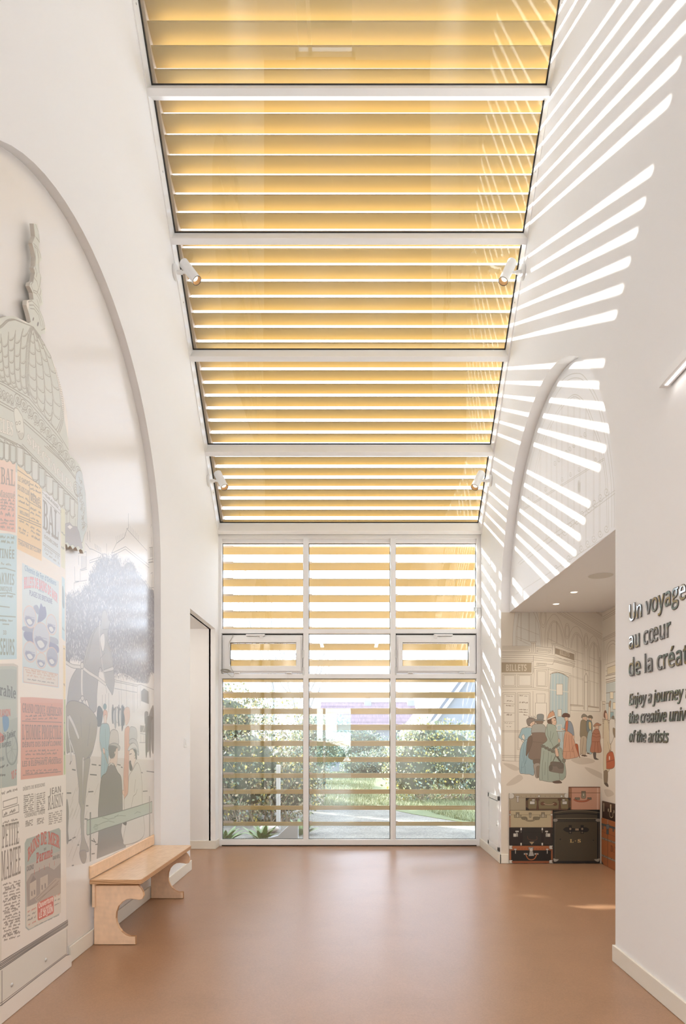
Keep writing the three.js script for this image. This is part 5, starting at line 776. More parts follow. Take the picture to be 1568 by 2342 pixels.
// ----- station hall printed on the back wall of the alcove -----
{
  const D = DN - 0.003, X0 = 1.60, X1 = XN, H0 = 0, H1 = HN, k = 720, A = art(Math.round((X1 - X0) * k), Math.round((H1 - H0) * k), frontMap(D, X0, H1, k)), x = A.x;
  const b = '#e0d8ca', L = '#b3a594', L2 = '#8f7f6e', bl = '#b5c5c6';
  x.fillStyle = b; x.fillRect(0, 0, A.c.width, A.c.height);
  A.from(1140, 1400, 5.807);
  // great windows
  A.fill([[180, 450], [190, 200], [215, 0], [520, 0], [545, 160], [560, 460]], '#dcd9d0', null, 1, false);
  const win = (p) => A.line(p, L, 2);
  for (const p of [[[182, 450], [188, 240], [215, 10], [240, -60]], [[228, 450], [232, 240], [262, 20]], [[240, 450], [245, 250], [272, 20]], [[460, 0], [520, 140], [545, 300], [560, 460]], [[500, 0], [545, 150], [565, 300], [578, 460]], [[612, 460], [618, 260], [650, 120], [720, 30], [780, 60], [840, 180], [880, 360], [895, 460]], [[640, 460], [650, 280], [690, 150], [740, 115], [800, 170], [850, 320], [865, 460]], [[650, 460], [662, 290], [700, 165], [740, 130], [792, 180], [838, 330], [850, 460]], [[925, 480], [935, 330], [975, 220], [1030, 190], [1085, 240], [1125, 380], [1140, 560], [1150, 800]], [[955, 480], [965, 370], [1000, 290], [1035, 270], [1085, 320], [1115, 430], [1125, 540], [1125, 1230]], [[965, 480], [978, 380], [1010, 305], [1035, 288], [1075, 335], [1105, 450], [1113, 1230]], [[1175, 780], [1180, 520], [1205, 380], [1250, 318], [1300, 350], [1335, 480], [1350, 640], [1340, 1320]], [[1190, 1240], [1195, 560], [1215, 450], [1255, 395], [1295, 440], [1325, 540], [1330, 1280]], [[1205, 1240], [1208, 570], [1228, 465], [1255, 412], [1285, 450], [1312, 550], [1315, 1270]]]) win(p);
  A.lines([[[290, 10], [290, 380]], [[302, 10], [302, 380]], [[395, 10], [395, 390]], [[408, 10], [408, 392]], [[490, 60], [490, 390]], [[240, 185], [530, 300]], [[232, 325], [430, 400]], [[245, 355], [400, 430], [545, 445]], [[765, 120], [765, 410]], [[775, 125], [775, 412]], [[700, 160], [700, 400]], [[650, 350], [865, 450]], [[1035, 290], [1040, 1230]], [[1048, 295], [1050, 1230]], [[985, 540], [985, 1220]], [[1010, 520], [1120, 555]], [[1000, 620], [1120, 660]], [[955, 840], [1125, 890]], [[960, 855], [1125, 905]], [[1260, 410], [1262, 1250]], [[1268, 412], [1270, 1250]], [[1195, 590], [1325, 650]], [[1190, 690], [1330, 745]], [[1185, 770], [1330, 820]], [[1185, 905], [1325, 950]], [[1215, 920], [1212, 1245]], [[1305, 940], [1305, 1270]], [[945, 700], [1125, 760]], [[1190, 1240], [1330, 1275]]], L, 2);
  for (const [a, c, u, v] of [[590, 80, 42, 125], [907, 252, 32, 105], [1158, 380, 26, 95]]) { A.oval(a, c, u, v, null, L, 2); A.oval(a, c, u * 0.7, v * 0.75, null, L, 2); }
  A.lines([[[770, 0], [1380, 370]], [[800, 0], [1380, 350]], [[845, 0], [1380, 330]], [[900, 0], [1380, 300]], [[1290, 0], [1380, 60]], [[1310, 0], [1380, 45]]], L, 2.2);
  A.lines([[[1340, 600], [1345, 1320]], [[1356, 640], [1358, 1180]], [[1130, 760], [1185, 780]], [[1135, 1300], [1135, 860], [1158, 810], [1182, 860], [1182, 1310]], [[1140, 930], [1175, 930]], [[950, 1305], [1340, 1322]], [[950, 1225], [1125, 1240], [1125, 1290]]], L2, 2.4);
  A.fill([[945, 1228], [1128, 1240], [1128, 1258], [945, 1250]], '#c4b8a8', null, 1, false).fill([[1185, 1240], [1328, 1260], [1328, 1278], [1185, 1262]], '#b5a695', null, 1, false);
  // ticket office
  A.fill([[46, 452], [430, 450], [430, 400], [490, 400], [490, 455], [700, 470], [700, 415], [760, 420], [1025, 520], [1012, 640], [1025, 665], [965, 760], [950, 820], [945, 1500], [46, 2100]], '#e1d9cb', null, 1, false);
  A.lines([[[46, 452], [430, 450]], [[46, 470], [425, 472]], [[46, 490], [410, 492], [410, 520], [46, 522]], [[46, 540], [470, 545], [735, 580], [1015, 690]], [[46, 570], [470, 575], [730, 600], [1020, 660]], [[46, 600], [460, 605], [735, 640], [1005, 705]], [[46, 630], [460, 635], [725, 655], [1000, 720], [985, 740]], [[46, 650], [460, 655]], [[460, 580], [460, 800]], [[420, 395], [500, 395]], [[425, 412], [495, 412]], [[440, 412], [440, 535]], [[485, 412], [485, 540]], [[462, 412], [462, 530]], [[490, 455], [705, 475]], [[500, 485], [690, 505], [690, 545]], [[505, 500], [505, 540]], [[515, 505], [672, 520], [672, 545], [515, 530], [515, 505]], [[695, 415], [760, 418], [1025, 525]], [[700, 432], [755, 436], [1020, 540]], [[710, 440], [710, 555]], [[745, 445], [745, 565]], [[1015, 545], [1010, 640]], [[470, 720], [660, 740], [955, 820]], [[470, 745], [660, 760], [950, 840]], [[715, 690], [735, 655]], [[630, 690], [720, 695]], [[505, 675], [630, 680], [628, 715], [505, 708], [505, 675]], [[520, 685], [615, 690], [613, 705], [520, 700], [520, 685]]], L2, 2);
  for (let i = 0; i < 5; i++) A.line([[730, 600 + i * 15], [1010, 655 + i * 19]], L2, 1.6, false);
  A.fill([[752, 478], [1000, 560], [1000, 640], [750, 552]], '#a3937f', L2, 2, false); A.text('BILLETS', [808, 560], [940, 595], 58, '#cdc1ae');
  A.fill([[40, 668], [432, 672], [432, 800], [40, 800]], '#a5967f', L2, 2, false); A.text('BILLETS', [90, 782], [372, 782], 88, '#cfc4b1');
  A.lines([[[440, 655], [450, 820]], [[46, 820], [440, 822]]], L2, 2.2);
  for (const [a, c] of [[50, 225], [250, 440]]) { A.rect(a, 830, c, 990, '#e0d8c9', L2, 2); A.rect(a + 18, 842, c - 16, 972, '#e3dccf', L2, 1.8); }
  A.lines([[[46, 1005], [440, 1000], [660, 1030]], [[46, 1030], [445, 1022], [660, 1048]], [[470, 740], [460, 1000]], [[500, 770], [640, 770], [640, 990], [500, 985], [500, 770]], [[515, 785], [620, 787], [620, 978], [515, 975], [515, 785]], [[660, 750], [670, 1400]], [[455, 1050], [455, 1394]], [[500, 1085], [615, 1085]], [[500, 1085], [505, 1200]], [[615, 1085], [610, 1200]], [[940, 840], [945, 1394]], [[958, 830], [958, 1300]]], L2, 1.9);
  A.fill([[690, 820], [800, 800], [925, 860], [920, 1000], [915, 2100], [675, 2100], [680, 1000]], bl, L2, 2.2, false); A.line([[682, 825], [745, 800], [850, 820], [925, 865]], L2, 4); for (let i = 0; i < 6; i++) A.line([[700 + i * 42, 815 + i * 8], [690 + i * 44, 1394]], '#d9d6cb', 3, false); A.line([[680, 1030], [920, 1060]], '#d9d6cb', 6, false);
  A.rect(765, 955, 848, 1098, '#e6ded1', L2, 2);
  // notice boards
  for (const [a, c, d] of [[55, 225, 2010], [248, 415, 1825]]) { A.rect(a, 1070, c, d, '#ded6c7', L2, 2); A.rect(a + 14, 1095, c - 14, d - 20, '#e3dccf', L2, 1.6); }
  A.line([[70, 1215], [210, 1220]], L2, 1.6).line([[70, 1340], [210, 1340]], L2, 1.6); for (const [a, c, e] of [[105, 185, 1120], [105, 190, 1185], [95, 195, 1245], [100, 170, 1370], [275, 380, 1115], [275, 385, 1200], [270, 385, 1300], [270, 380, 1330], [330, 380, 1370]]) A.scrib([a, e], [c, e + 6], 14, L2, 2, 0.4);
  A.from(1140, 1600, 5.807);
  A.rect(785, 130, 832, 225, '#e6ded1', L2, 2); for (const [a, c, e] of [[110, 190, 20], [95, 190, 85], [110, 180, 200], [75, 185, 315], [105, 165, 360], [270, 385, 45], [270, 380, 135], [275, 385, 170], [330, 380, 205]]) A.scrib([a, e], [c, e + 6], 14, L2, 2, 0.4); A.line([[65, 55], [210, 60]], L2, 1.6).line([[65, 175], [210, 180]], L2, 1.6);
  A.rect(485, 45, 635, 275, '#e6ded1', L2, 2); A.line([[65, 290], [210, 292]], L2, 1.6);
  A.lines([[[46, 410], [290, 412]], [[46, 428], [285, 430]], [[46, 740], [280, 745]], [[46, 762], [275, 768]], [[46, 810], [275, 820]]], L2, 2.2);
  // floor tone and cast shapes
  A.fill([[46, 815], [275, 820], [560, 800], [900, 800], [950, 560], [1090, 545], [1400, 520], [1400, 2600], [46, 2600]], '#e2d9cb', null, 1, false);
  A.fill([[950, 170], [1340, 165], [1390, 170], [1390, 520], [1090, 550], [960, 560]], '#dcd2c3', null, 1, false);
  for (const p of [[[960, 800], [1090, 760], [1260, 800], [1250, 840], [1080, 860]], [[1140, 900], [1240, 920], [1400, 1000], [1480, 1090], [1380, 1060], [1220, 980]], [[100, 1130], [260, 1000], [320, 1050], [200, 1130]], [[60, 850], [180, 860], [280, 920], [200, 940]]]) A.fill(p, '#cec3b3', null);
  // figures
  const O = '#6f6255', P = (p, f, lw = 2.2) => A.fill(p, f, O, lw);
  // woman in blue at left
  P([[370, 300], [375, 260], [420, 240], [480, 260], [485, 300], [470, 350], [430, 350], [390, 345]], '#8f8378'); for (let i = 0; i < 9; i++) A.line([[400 + i * 10, 255], [395 + i * 12, 215 + (i % 3) * 10]], '#6a6056', 2, false); P([[440, 300], [475, 290], [470, 345], [430, 355], [412, 330]], '#dcc0a8');
  P([[360, 370], [400, 352], [450, 360], [430, 385], [370, 385]], '#e2dacd'); P([[310, 385], [360, 372], [430, 378], [445, 420], [410, 500], [385, 530], [350, 545], [330, 560], [290, 520], [265, 500], [290, 430]], '#9fb9be'); A.fill([[305, 490], [330, 460], [345, 500], [340, 530], [320, 525]], b, O, 1.8); P([[300, 530], [335, 545], [335, 570], [310, 555]], '#e2dacd');
  P([[350, 540], [400, 530], [440, 560], [450, 700], [470, 985], [400, 990], [330, 985], [278, 960], [275, 760], [300, 620]], '#9bb4ba'); A.lines([[[340, 570], [320, 750], [340, 860]], [[370, 560], [340, 760], [360, 850]], [[350, 880], [350, 980]], [[310, 820], [300, 960]], [[390, 600], [370, 800], [330, 900], [300, 900]]], '#71898f', 2.2);
  // man in top hat
  P([[512, 200], [592, 200], [585, 275], [515, 268]], '#8d8f8b'); P([[490, 262], [595, 270], [598, 285], [490, 278]], '#8d8f8b'); P([[495, 285], [585, 285], [575, 320], [505, 318]], '#8b7867'); P([[450, 340], [500, 325], [580, 325], [625, 370], [640, 450], [450, 445], [435, 400]], '#aaa9a0'); P([[455, 440], [640, 450], [640, 560], [560, 790], [480, 800], [420, 790], [392, 740], [440, 580], [370, 700], [385, 520], [440, 470]], '#8a7869'); P([[385, 520], [440, 490], [440, 590], [385, 720], [362, 730]], '#7d6b5d'); A.line([[450, 560], [600, 572]], O, 1.8);
  P([[460, 800], [545, 795], [540, 860], [470, 860]], '#7f6e60'); P([[465, 860], [545, 855], [545, 1000], [520, 1040], [490, 1030], [475, 960]], '#a79c8f'); P([[500, 900], [545, 890], [540, 1000], [510, 1030]], '#8f8172', 1.6);
  // woman in the grey-green cloak
  P([[645, 270], [660, 240], [740, 225], [760, 250], [755, 300], [700, 330], [650, 310]], '#6f5a4c'); P([[700, 260], [745, 245], [765, 290], [760, 330], [735, 342], [710, 330]], '#dcbda4'); P([[645, 240], [665, 190], [700, 160], [720, 150], [738, 190], [742, 215], [690, 235], [650, 262]], '#cf9d7c'); P([[645, 255], [690, 232], [740, 210], [745, 228], [690, 255], [650, 268]], '#e2dacd', 1.6); A.lines([[[680, 170], [695, 145]], [[715, 165], [718, 140]], [[735, 190], [742, 168]]], '#9d6f52', 2.4);
  P([[640, 340], [665, 320], [745, 345], [775, 420], [795, 520], [810, 600], [780, 640], [740, 680], [700, 720], [620, 660], [570, 610], [640, 540], [615, 450]], '#a9b3a5'); P([[575, 610], [640, 640], [740, 690], [840, 660], [890, 1010], [810, 1050], [805, 1075], [700, 1095], [580, 1075], [535, 1040], [555, 760]], '#a9b2a4'); P([[810, 1045], [890, 1010], [868, 800], [800, 640]], '#a2ac9e', 1.8);
  A.lines([[[640, 350], [650, 480], [700, 570], [730, 640]], [[690, 420], [680, 560]], [[730, 440], [700, 540]], [[600, 680], [575, 900], [580, 1060]], [[660, 700], [650, 900], [655, 1070]], [[700, 740], [690, 820]], [[620, 830], [610, 1000]], [[760, 700], [790, 760]]], '#788073', 2.6);
  for (let i = 0; i < 26; i++) { const t = i / 25; A.oval(570 + t * 170, 610 + t * 90 + Math.sin(i) * 8, 12, 15, '#8a8678', '#5f5a4f', 1.4); } for (let i = 0; i < 14; i++) { const t = i / 13; A.oval(720 + t * 80, 655 - t * 60, 12, 14, '#8a8678', '#5f5a4f', 1.4); } for (let i = 0; i < 12; i++) A.oval(760 + i * 6, 740 + i * 8, 9, 12, '#8a8678', '#5f5a4f', 1.2); A.oval(865, 810, 22, 28, '#8a8678', '#5f5a4f', 2);
  P([[745, 655], [775, 650], [798, 740], [785, 755], [760, 750]], '#dcbda4'); P([[790, 520], [815, 530], [815, 560], [792, 570]], '#dcbda4', 1.6);
  A.line([[750, 755], [720, 820]], '#5d554c', 4, false).line([[770, 755], [825, 830]], '#5d554c', 4, false); P([[705, 825], [840, 840], [862, 880], [855, 960], [830, 978], [690, 955], [668, 930], [680, 870]], '#857a6f'); P([[700, 830], [845, 845], [858, 905], [800, 915], [770, 885], [715, 880]], '#776c62'); A.oval(690, 905, 24, 40, '#70665c', O, 2); P([[715, 1090], [800, 1075], [838, 1105], [800, 1112], [740, 1110]], '#6d584c');
  // woman in salmon skirt at the window
  P([[838, 215], [860, 185], [900, 180], [940, 200], [940, 235], [900, 235], [850, 235]], '#6d4f45'); P([[872, 238], [915, 235], [918, 280], [890, 292], [878, 270]], '#dcbda4'); P([[895, 290], [950, 290], [985, 360], [1000, 480], [975, 490], [955, 460], [930, 465], [905, 400], [885, 420], [862, 400], [880, 330]], '#8f97a0'); P([[890, 300], [920, 290], [910, 410], [885, 410]], '#c8785a'); P([[830, 375], [870, 390], [880, 410], [835, 395]], '#dcbda4', 1.6);
  P([[880, 430], [960, 450], [990, 500], [1030, 640], [1060, 745], [1000, 775], [865, 785], [855, 660]], '#cf9f83'); A.lines([[[900, 460], [880, 640]], [[930, 470], [940, 690]], [[960, 480], [985, 700]], [[860, 690], [1000, 690]], [[1000, 600], [960, 680]], [[985, 640], [1010, 770]], [[900, 700], [890, 780]], [[950, 700], [950, 775]]], '#9d6f57', 2); P([[1015, 600], [1050, 600], [1062, 700], [1078, 770], [1060, 740]], '#b3603f'); P([[985, 480], [1003, 480], [1000, 525], [986, 520]], '#dcbda4', 1.4);
  A.lines([[[775, 340], [830, 335], [830, 410], [770, 410], [775, 340]]], '#e2dacd', 5); A.line([[770, 420], [870, 425]], L2, 4, false); A.lines([[[800, 440], [810, 640]], [[850, 440], [850, 560]]], L2, 2);
  A.lines([[[738, 282], [752, 280]], [[736, 272], [754, 270]], [[742, 318], [756, 316]], [[762, 292], [768, 302], [760, 304]], [[706, 288], [714, 300], [708, 312]], [[446, 318], [458, 314]], [[880, 258], [890, 257]], [[880, 276], [888, 276]], [[660, 290], [680, 310], [690, 320]], [[665, 275], [700, 285]]], '#6d5346', 1.8);
  // couple and girl at right
  P([[1098, 240], [1105, 205], [1130, 190], [1160, 205], [1178, 230], [1140, 240]], '#8f8678'); P([[1110, 235], [1165, 230], [1170, 280], [1140, 290], [1118, 270]], '#d3b69e'); P([[1090, 290], [1120, 268], [1160, 290], [1180, 360], [1185, 480], [1150, 515], [1085, 500], [1080, 400]], '#94866f'); P([[1090, 505], [1165, 510], [1150, 740], [1120, 740], [1100, 720], [1080, 720]], '#bfae97'); A.line([[1125, 510], [1105, 720]], O, 1.8); P([[1098, 738], [1140, 735], [1175, 752], [1110, 750]], '#5d4c41', 1.6);
  P([[1180, 235], [1200, 210], [1235, 215], [1245, 250], [1200, 245]], '#7d7264'); P([[1195, 248], [1232, 250], [1225, 290], [1200, 285]], '#d8bba3'); P([[1165, 290], [1195, 270], [1235, 300], [1240, 420], [1200, 460], [1165, 400]], '#7e8785'); P([[1195, 300], [1225, 310], [1225, 400], [1200, 380]], '#dac392', 1.6); P([[1190, 430], [1235, 430], [1245, 700], [1170, 700], [1165, 560]], '#a9bcbd'); P([[1170, 708], [1200, 710], [1200, 720], [1172, 716]], '#5d4c41', 1.4);
  P([[1258, 358], [1280, 320], [1310, 308], [1340, 325], [1360, 330], [1340, 348]], '#b98a70'); P([[1280, 355], [1325, 350], [1322, 400], [1280, 400]], '#d8b59c'); P([[1245, 440], [1275, 395], [1325, 400], [1350, 490], [1345, 560], [1362, 690], [1290, 705], [1215, 690], [1230, 580], [1232, 520]], '#b57f68'); A.lines([[[1245, 440], [1290, 460], [1335, 450]], [[1240, 480], [1290, 500], [1345, 490]], [[1240, 560], [1340, 560]], [[1280, 560], [1270, 700]], [[1310, 560], [1320, 700]]], '#86523f', 2.4); P([[1255, 705], [1290, 705], [1290, 770], [1325, 795], [1270, 790], [1255, 740]], '#6b6460'); 
  const g = box(XR(DN) + 0.003, XN, 0.001, HN - 0.001, -DN, -D); uvFront(g, X0, X1, H0, H1);
  tag(mesh('wall_mural', g, printed(A, 0.5)), 'printed mural of a station ticket hall on the alcove back wall', 'mural');
}
// ----- its continuation on the alcove side wall -----
{
  const X = XN - 0.003, D0 = 4.6, D1 = DN - 0.003, H0 = 0, H1 = HN, k = 420, A = art(Math.round((D1 - D0) * k), Math.round((H1 - H0) * k), (px, py) => { const [D, H] = wallPt(X, px, py); return [(D1 - D) * k, (H1 - H) * k]; }), x = A.x, L = '#b3a594', L2 = '#8f7f6e', O = '#6f6255';
  x.fillStyle = '#e0d8ca'; x.fillRect(0, 0, A.c.width, A.c.height);
  A.from(1140, 1400, 5.807);
  A.lines([[[1380, 65], [1550, -40]], [[1380, 90], [1550, -10]], [[1380, 110], [1550, 15]], [[1380, 350], [1550, 262]], [[1380, 365], [1550, 285]], [[1380, 385], [1550, 310]], [[1395, 395], [1400, 1190]], [[1415, 700], [1550, 648]], [[1420, 780], [1440, 780]]], L, 2);
  A.line([[1418, 690], [1420, 520], [1450, 420], [1510, 375], [1550, 390]], L, 2).line([[1440, 690], [1445, 540], [1470, 450], [1515, 420], [1550, 435]], L, 2); for (let i = 0; i < 7; i++) A.line([[1450 + i * 15, 450], [1450 + i * 15, 680]], L, 1.5, false);
  A.fill([[1440, 740], [1550, 700], [1550, 800], [1440, 830]], '#dccfb4', L2, 2, false); A.lines([[[1420, 850], [1550, 820]], [[1420, 900], [1550, 865]], [[1420, 930], [1550, 895]], [[1425, 950], [1550, 915]]], L2, 3);
  A.fill([[1425, 950], [1550, 920], [1550, 1500], [1425, 1500]], '#c6ccc8', null, 1, false); for (let i = 0; i < 7; i++) A.line([[1430 + i * 19, 945], [1430 + i * 19, 1460]], L2, 1.6, false); A.lines([[[1425, 1075], [1550, 1058]], [[1380, 1210], [1410, 1210]], [[1425, 1212], [1470, 1208]]], L2, 3); A.rect(1478, 1060, 1520, 1150, '#e3d6bd', L2, 2); A.rect(1515, 1200, 1556, 1290, '#e3d6bd', L2, 2); A.fill([[1375, 1185], [1415, 1190], [1412, 1225], [1378, 1222]], '#d8cbb8', L2, 2, false); A.rect(1478, 1325, 1524, 1400, '#8fa6aa', L2, 2); A.fill([[1378, 1225], [1412, 1225], [1412, 1700], [1378, 1700]], '#cfc3b2', L2, 1.6, false);
  A.from(1140, 1600, 5.807);
  A.fill([[1375, 260], [1560, 255], [1560, 510], [1375, 520]], '#c6b8a3', null, 1, false); A.lines([[[1375, 262], [1560, 258]], [[1375, 285], [1560, 275]], [[1380, 315], [1560, 300]]], L2, 3); A.fill([[1375, 518], [1560, 508], [1560, 2400], [1375, 2400]], '#e2d9cb', null, 1, false); A.fill([[1400, 1200], [1480, 1200], [1530, 1260], [1440, 1290]], '#cec3b3', null);
  const P = (p, f, lw = 2) => A.fill(p, f, O, lw);
  P([[1395, 230], [1400, 160], [1420, 145], [1440, 200], [1440, 255]], '#7d4f3d'); P([[1412, 180], [1440, 190], [1445, 260], [1420, 265]], '#d8b59c', 1.4); P([[1460, 60], [1475, 20], [1490, 25], [1480, 120], [1465, 120]], '#a3866c'); P([[1460, 110], [1480, 110], [1475, 260], [1455, 260]], '#d9cdb9', 1.6);
  P([[1395, 300], [1425, 270], [1450, 300], [1480, 560], [1490, 700], [1470, 930], [1390, 960], [1390, 600]], '#d6c9ae'); P([[1470, 290], [1500, 255], [1535, 250], [1545, 420], [1500, 570], [1470, 560]], '#d9d2c6'); P([[1500, 250], [1505, 220], [1530, 220], [1530, 260]], '#7d7264', 1.4); P([[1515, 380], [1550, 400], [1545, 500], [1520, 460]], '#8f7d66', 1.4);
  P([[1395, 960], [1445, 955], [1440, 1110], [1400, 1110]], '#8f7d66'); P([[1398, 1110], [1440, 1110], [1456, 1155], [1430, 1150]], '#5d4c41', 1.4); A.line([[1445, 560], [1470, 690], [1500, 560]], '#8f7d66', 1.8, false);
  P([[1435, 730], [1515, 700], [1535, 890], [1440, 922], [1428, 880]], '#b9613f'); A.rect(1462, 752, 1476, 800, '#e6dccb'); A.lines([[[1435, 830], [1530, 800]], [[1462, 690], [1480, 670], [1490, 700]]], '#7d3f2a', 2.4);
  const g = box(X, XN, 0.001, HN - 0.001, -D1, -4.6); uvSide(g, D0, D1, H0, H1, true);
  tag(mesh('wall_mural', g, printed(A, 0.5)), 'printed mural strip with a coat and an orange briefcase on the alcove side wall', 'mural');
}
// ----- fine line print of iron gates in the right arch -----
{
  const X = XT - 0.002, D0 = 3.7, D1 = 6.56, H0 = HN, H1 = 4.35, k = 420, A = art(Math.round((D1 - D0) * k), Math.round((H1 - H0) * k), (px, py) => { const [D, H] = wallPt(X, px, py); return [(D1 - D) * k, (H1 - H) * k]; }), x = A.x, L = '#c9c6bf';
  x.fillStyle = '#f0f0f2'; x.fillRect(0, 0, A.c.width, A.c.height);
  A.from(1080, 780, 3.659);
  for (const p of [[[400, 1500], [420, 1250], [500, 900], [640, 500], [760, 320], [880, 270], [960, 330], [1060, 520], [1130, 800], [1180, 1200], [1185, 1560]], [[420, 1500], [440, 1250], [520, 900], [660, 530], [780, 345], [880, 310], [950, 360], [1045, 540], [1110, 820], [1160, 1200], [1165, 1560]], [[480, 1400], [500, 1200], [580, 850], [700, 600], [800, 480], [870, 450], [950, 530], [1020, 700], [1090, 920], [1130, 1200], [1140, 1560]], [[495, 1400], [515, 1200], [595, 860], [710, 615], [805, 498], [865, 468], [940, 548], [1005, 715], [1075, 930], [1115, 1200], [1125, 1560]]]) A.line(p, L, 1.4);
  for (const [a, y0, y1] of [[505, 1150, 1560], [565, 900, 1560], [615, 800, 1700], [655, 700, 1680], [700, 600, 1700], [745, 540, 1720], [795, 500, 1700], [845, 460, 1700], [895, 480, 1760], [945, 540, 1700], [1010, 680, 1620], [1060, 880, 1600]]) A.line([[a, y0], [a, y1]], L, 1.3, false).line([[a + 8, y0 + 10], [a + 8, y1]], L, 1.1, false);
  A.lines([[[430, 1400], [1100, 980]], [[430, 1412], [1100, 995]], [[380, 1860], [560, 1700], [1190, 1250]], [[395, 1870], [1190, 1275]], [[360, 2120], [1190, 1590]]], L, 1.4);
  const curl = (a, b, r) => { const p = []; for (let i = 0; i < 22; i++) { const t = i / 21 * 9, q = r * (1 - i / 24); p.push([a + Math.cos(t) * q, b + Math.sin(t) * q * 1.7]); } A.line(p, L, 1.5); };
  for (let i = 0; i < 9; i++) { const t = i / 8; curl(720 + t * 400, 1640 - t * 380, 24); curl(700 + t * 420, 1900 - t * 330, 22); curl(690 + t * 250, 1000 - t * 240 + 20, 14); curl(470 + t * 560, 1320 - t * 330, 13); curl(890, 1180 + i * 9, 12); }
  const pts = archR.map(([D, H]) => [Math.min(6.553, Math.max(3.702, D)), Math.max(HN + 0.001, H - 0.004)]).filter((p, i, a) => !i || Math.hypot(p[0] - a[i - 1][0], p[1] - a[i - 1][1]) > 1e-4);
  const g = sideSlab(pts, [], X + 0.002, X); uvSide(g, D0, D1, H0, H1, true);
  tag(mesh('wall_mural', g, [printed(A, 0.5), M.wall]), 'pale print of ornate iron gates filling the right arch above the alcove', 'mural');
}
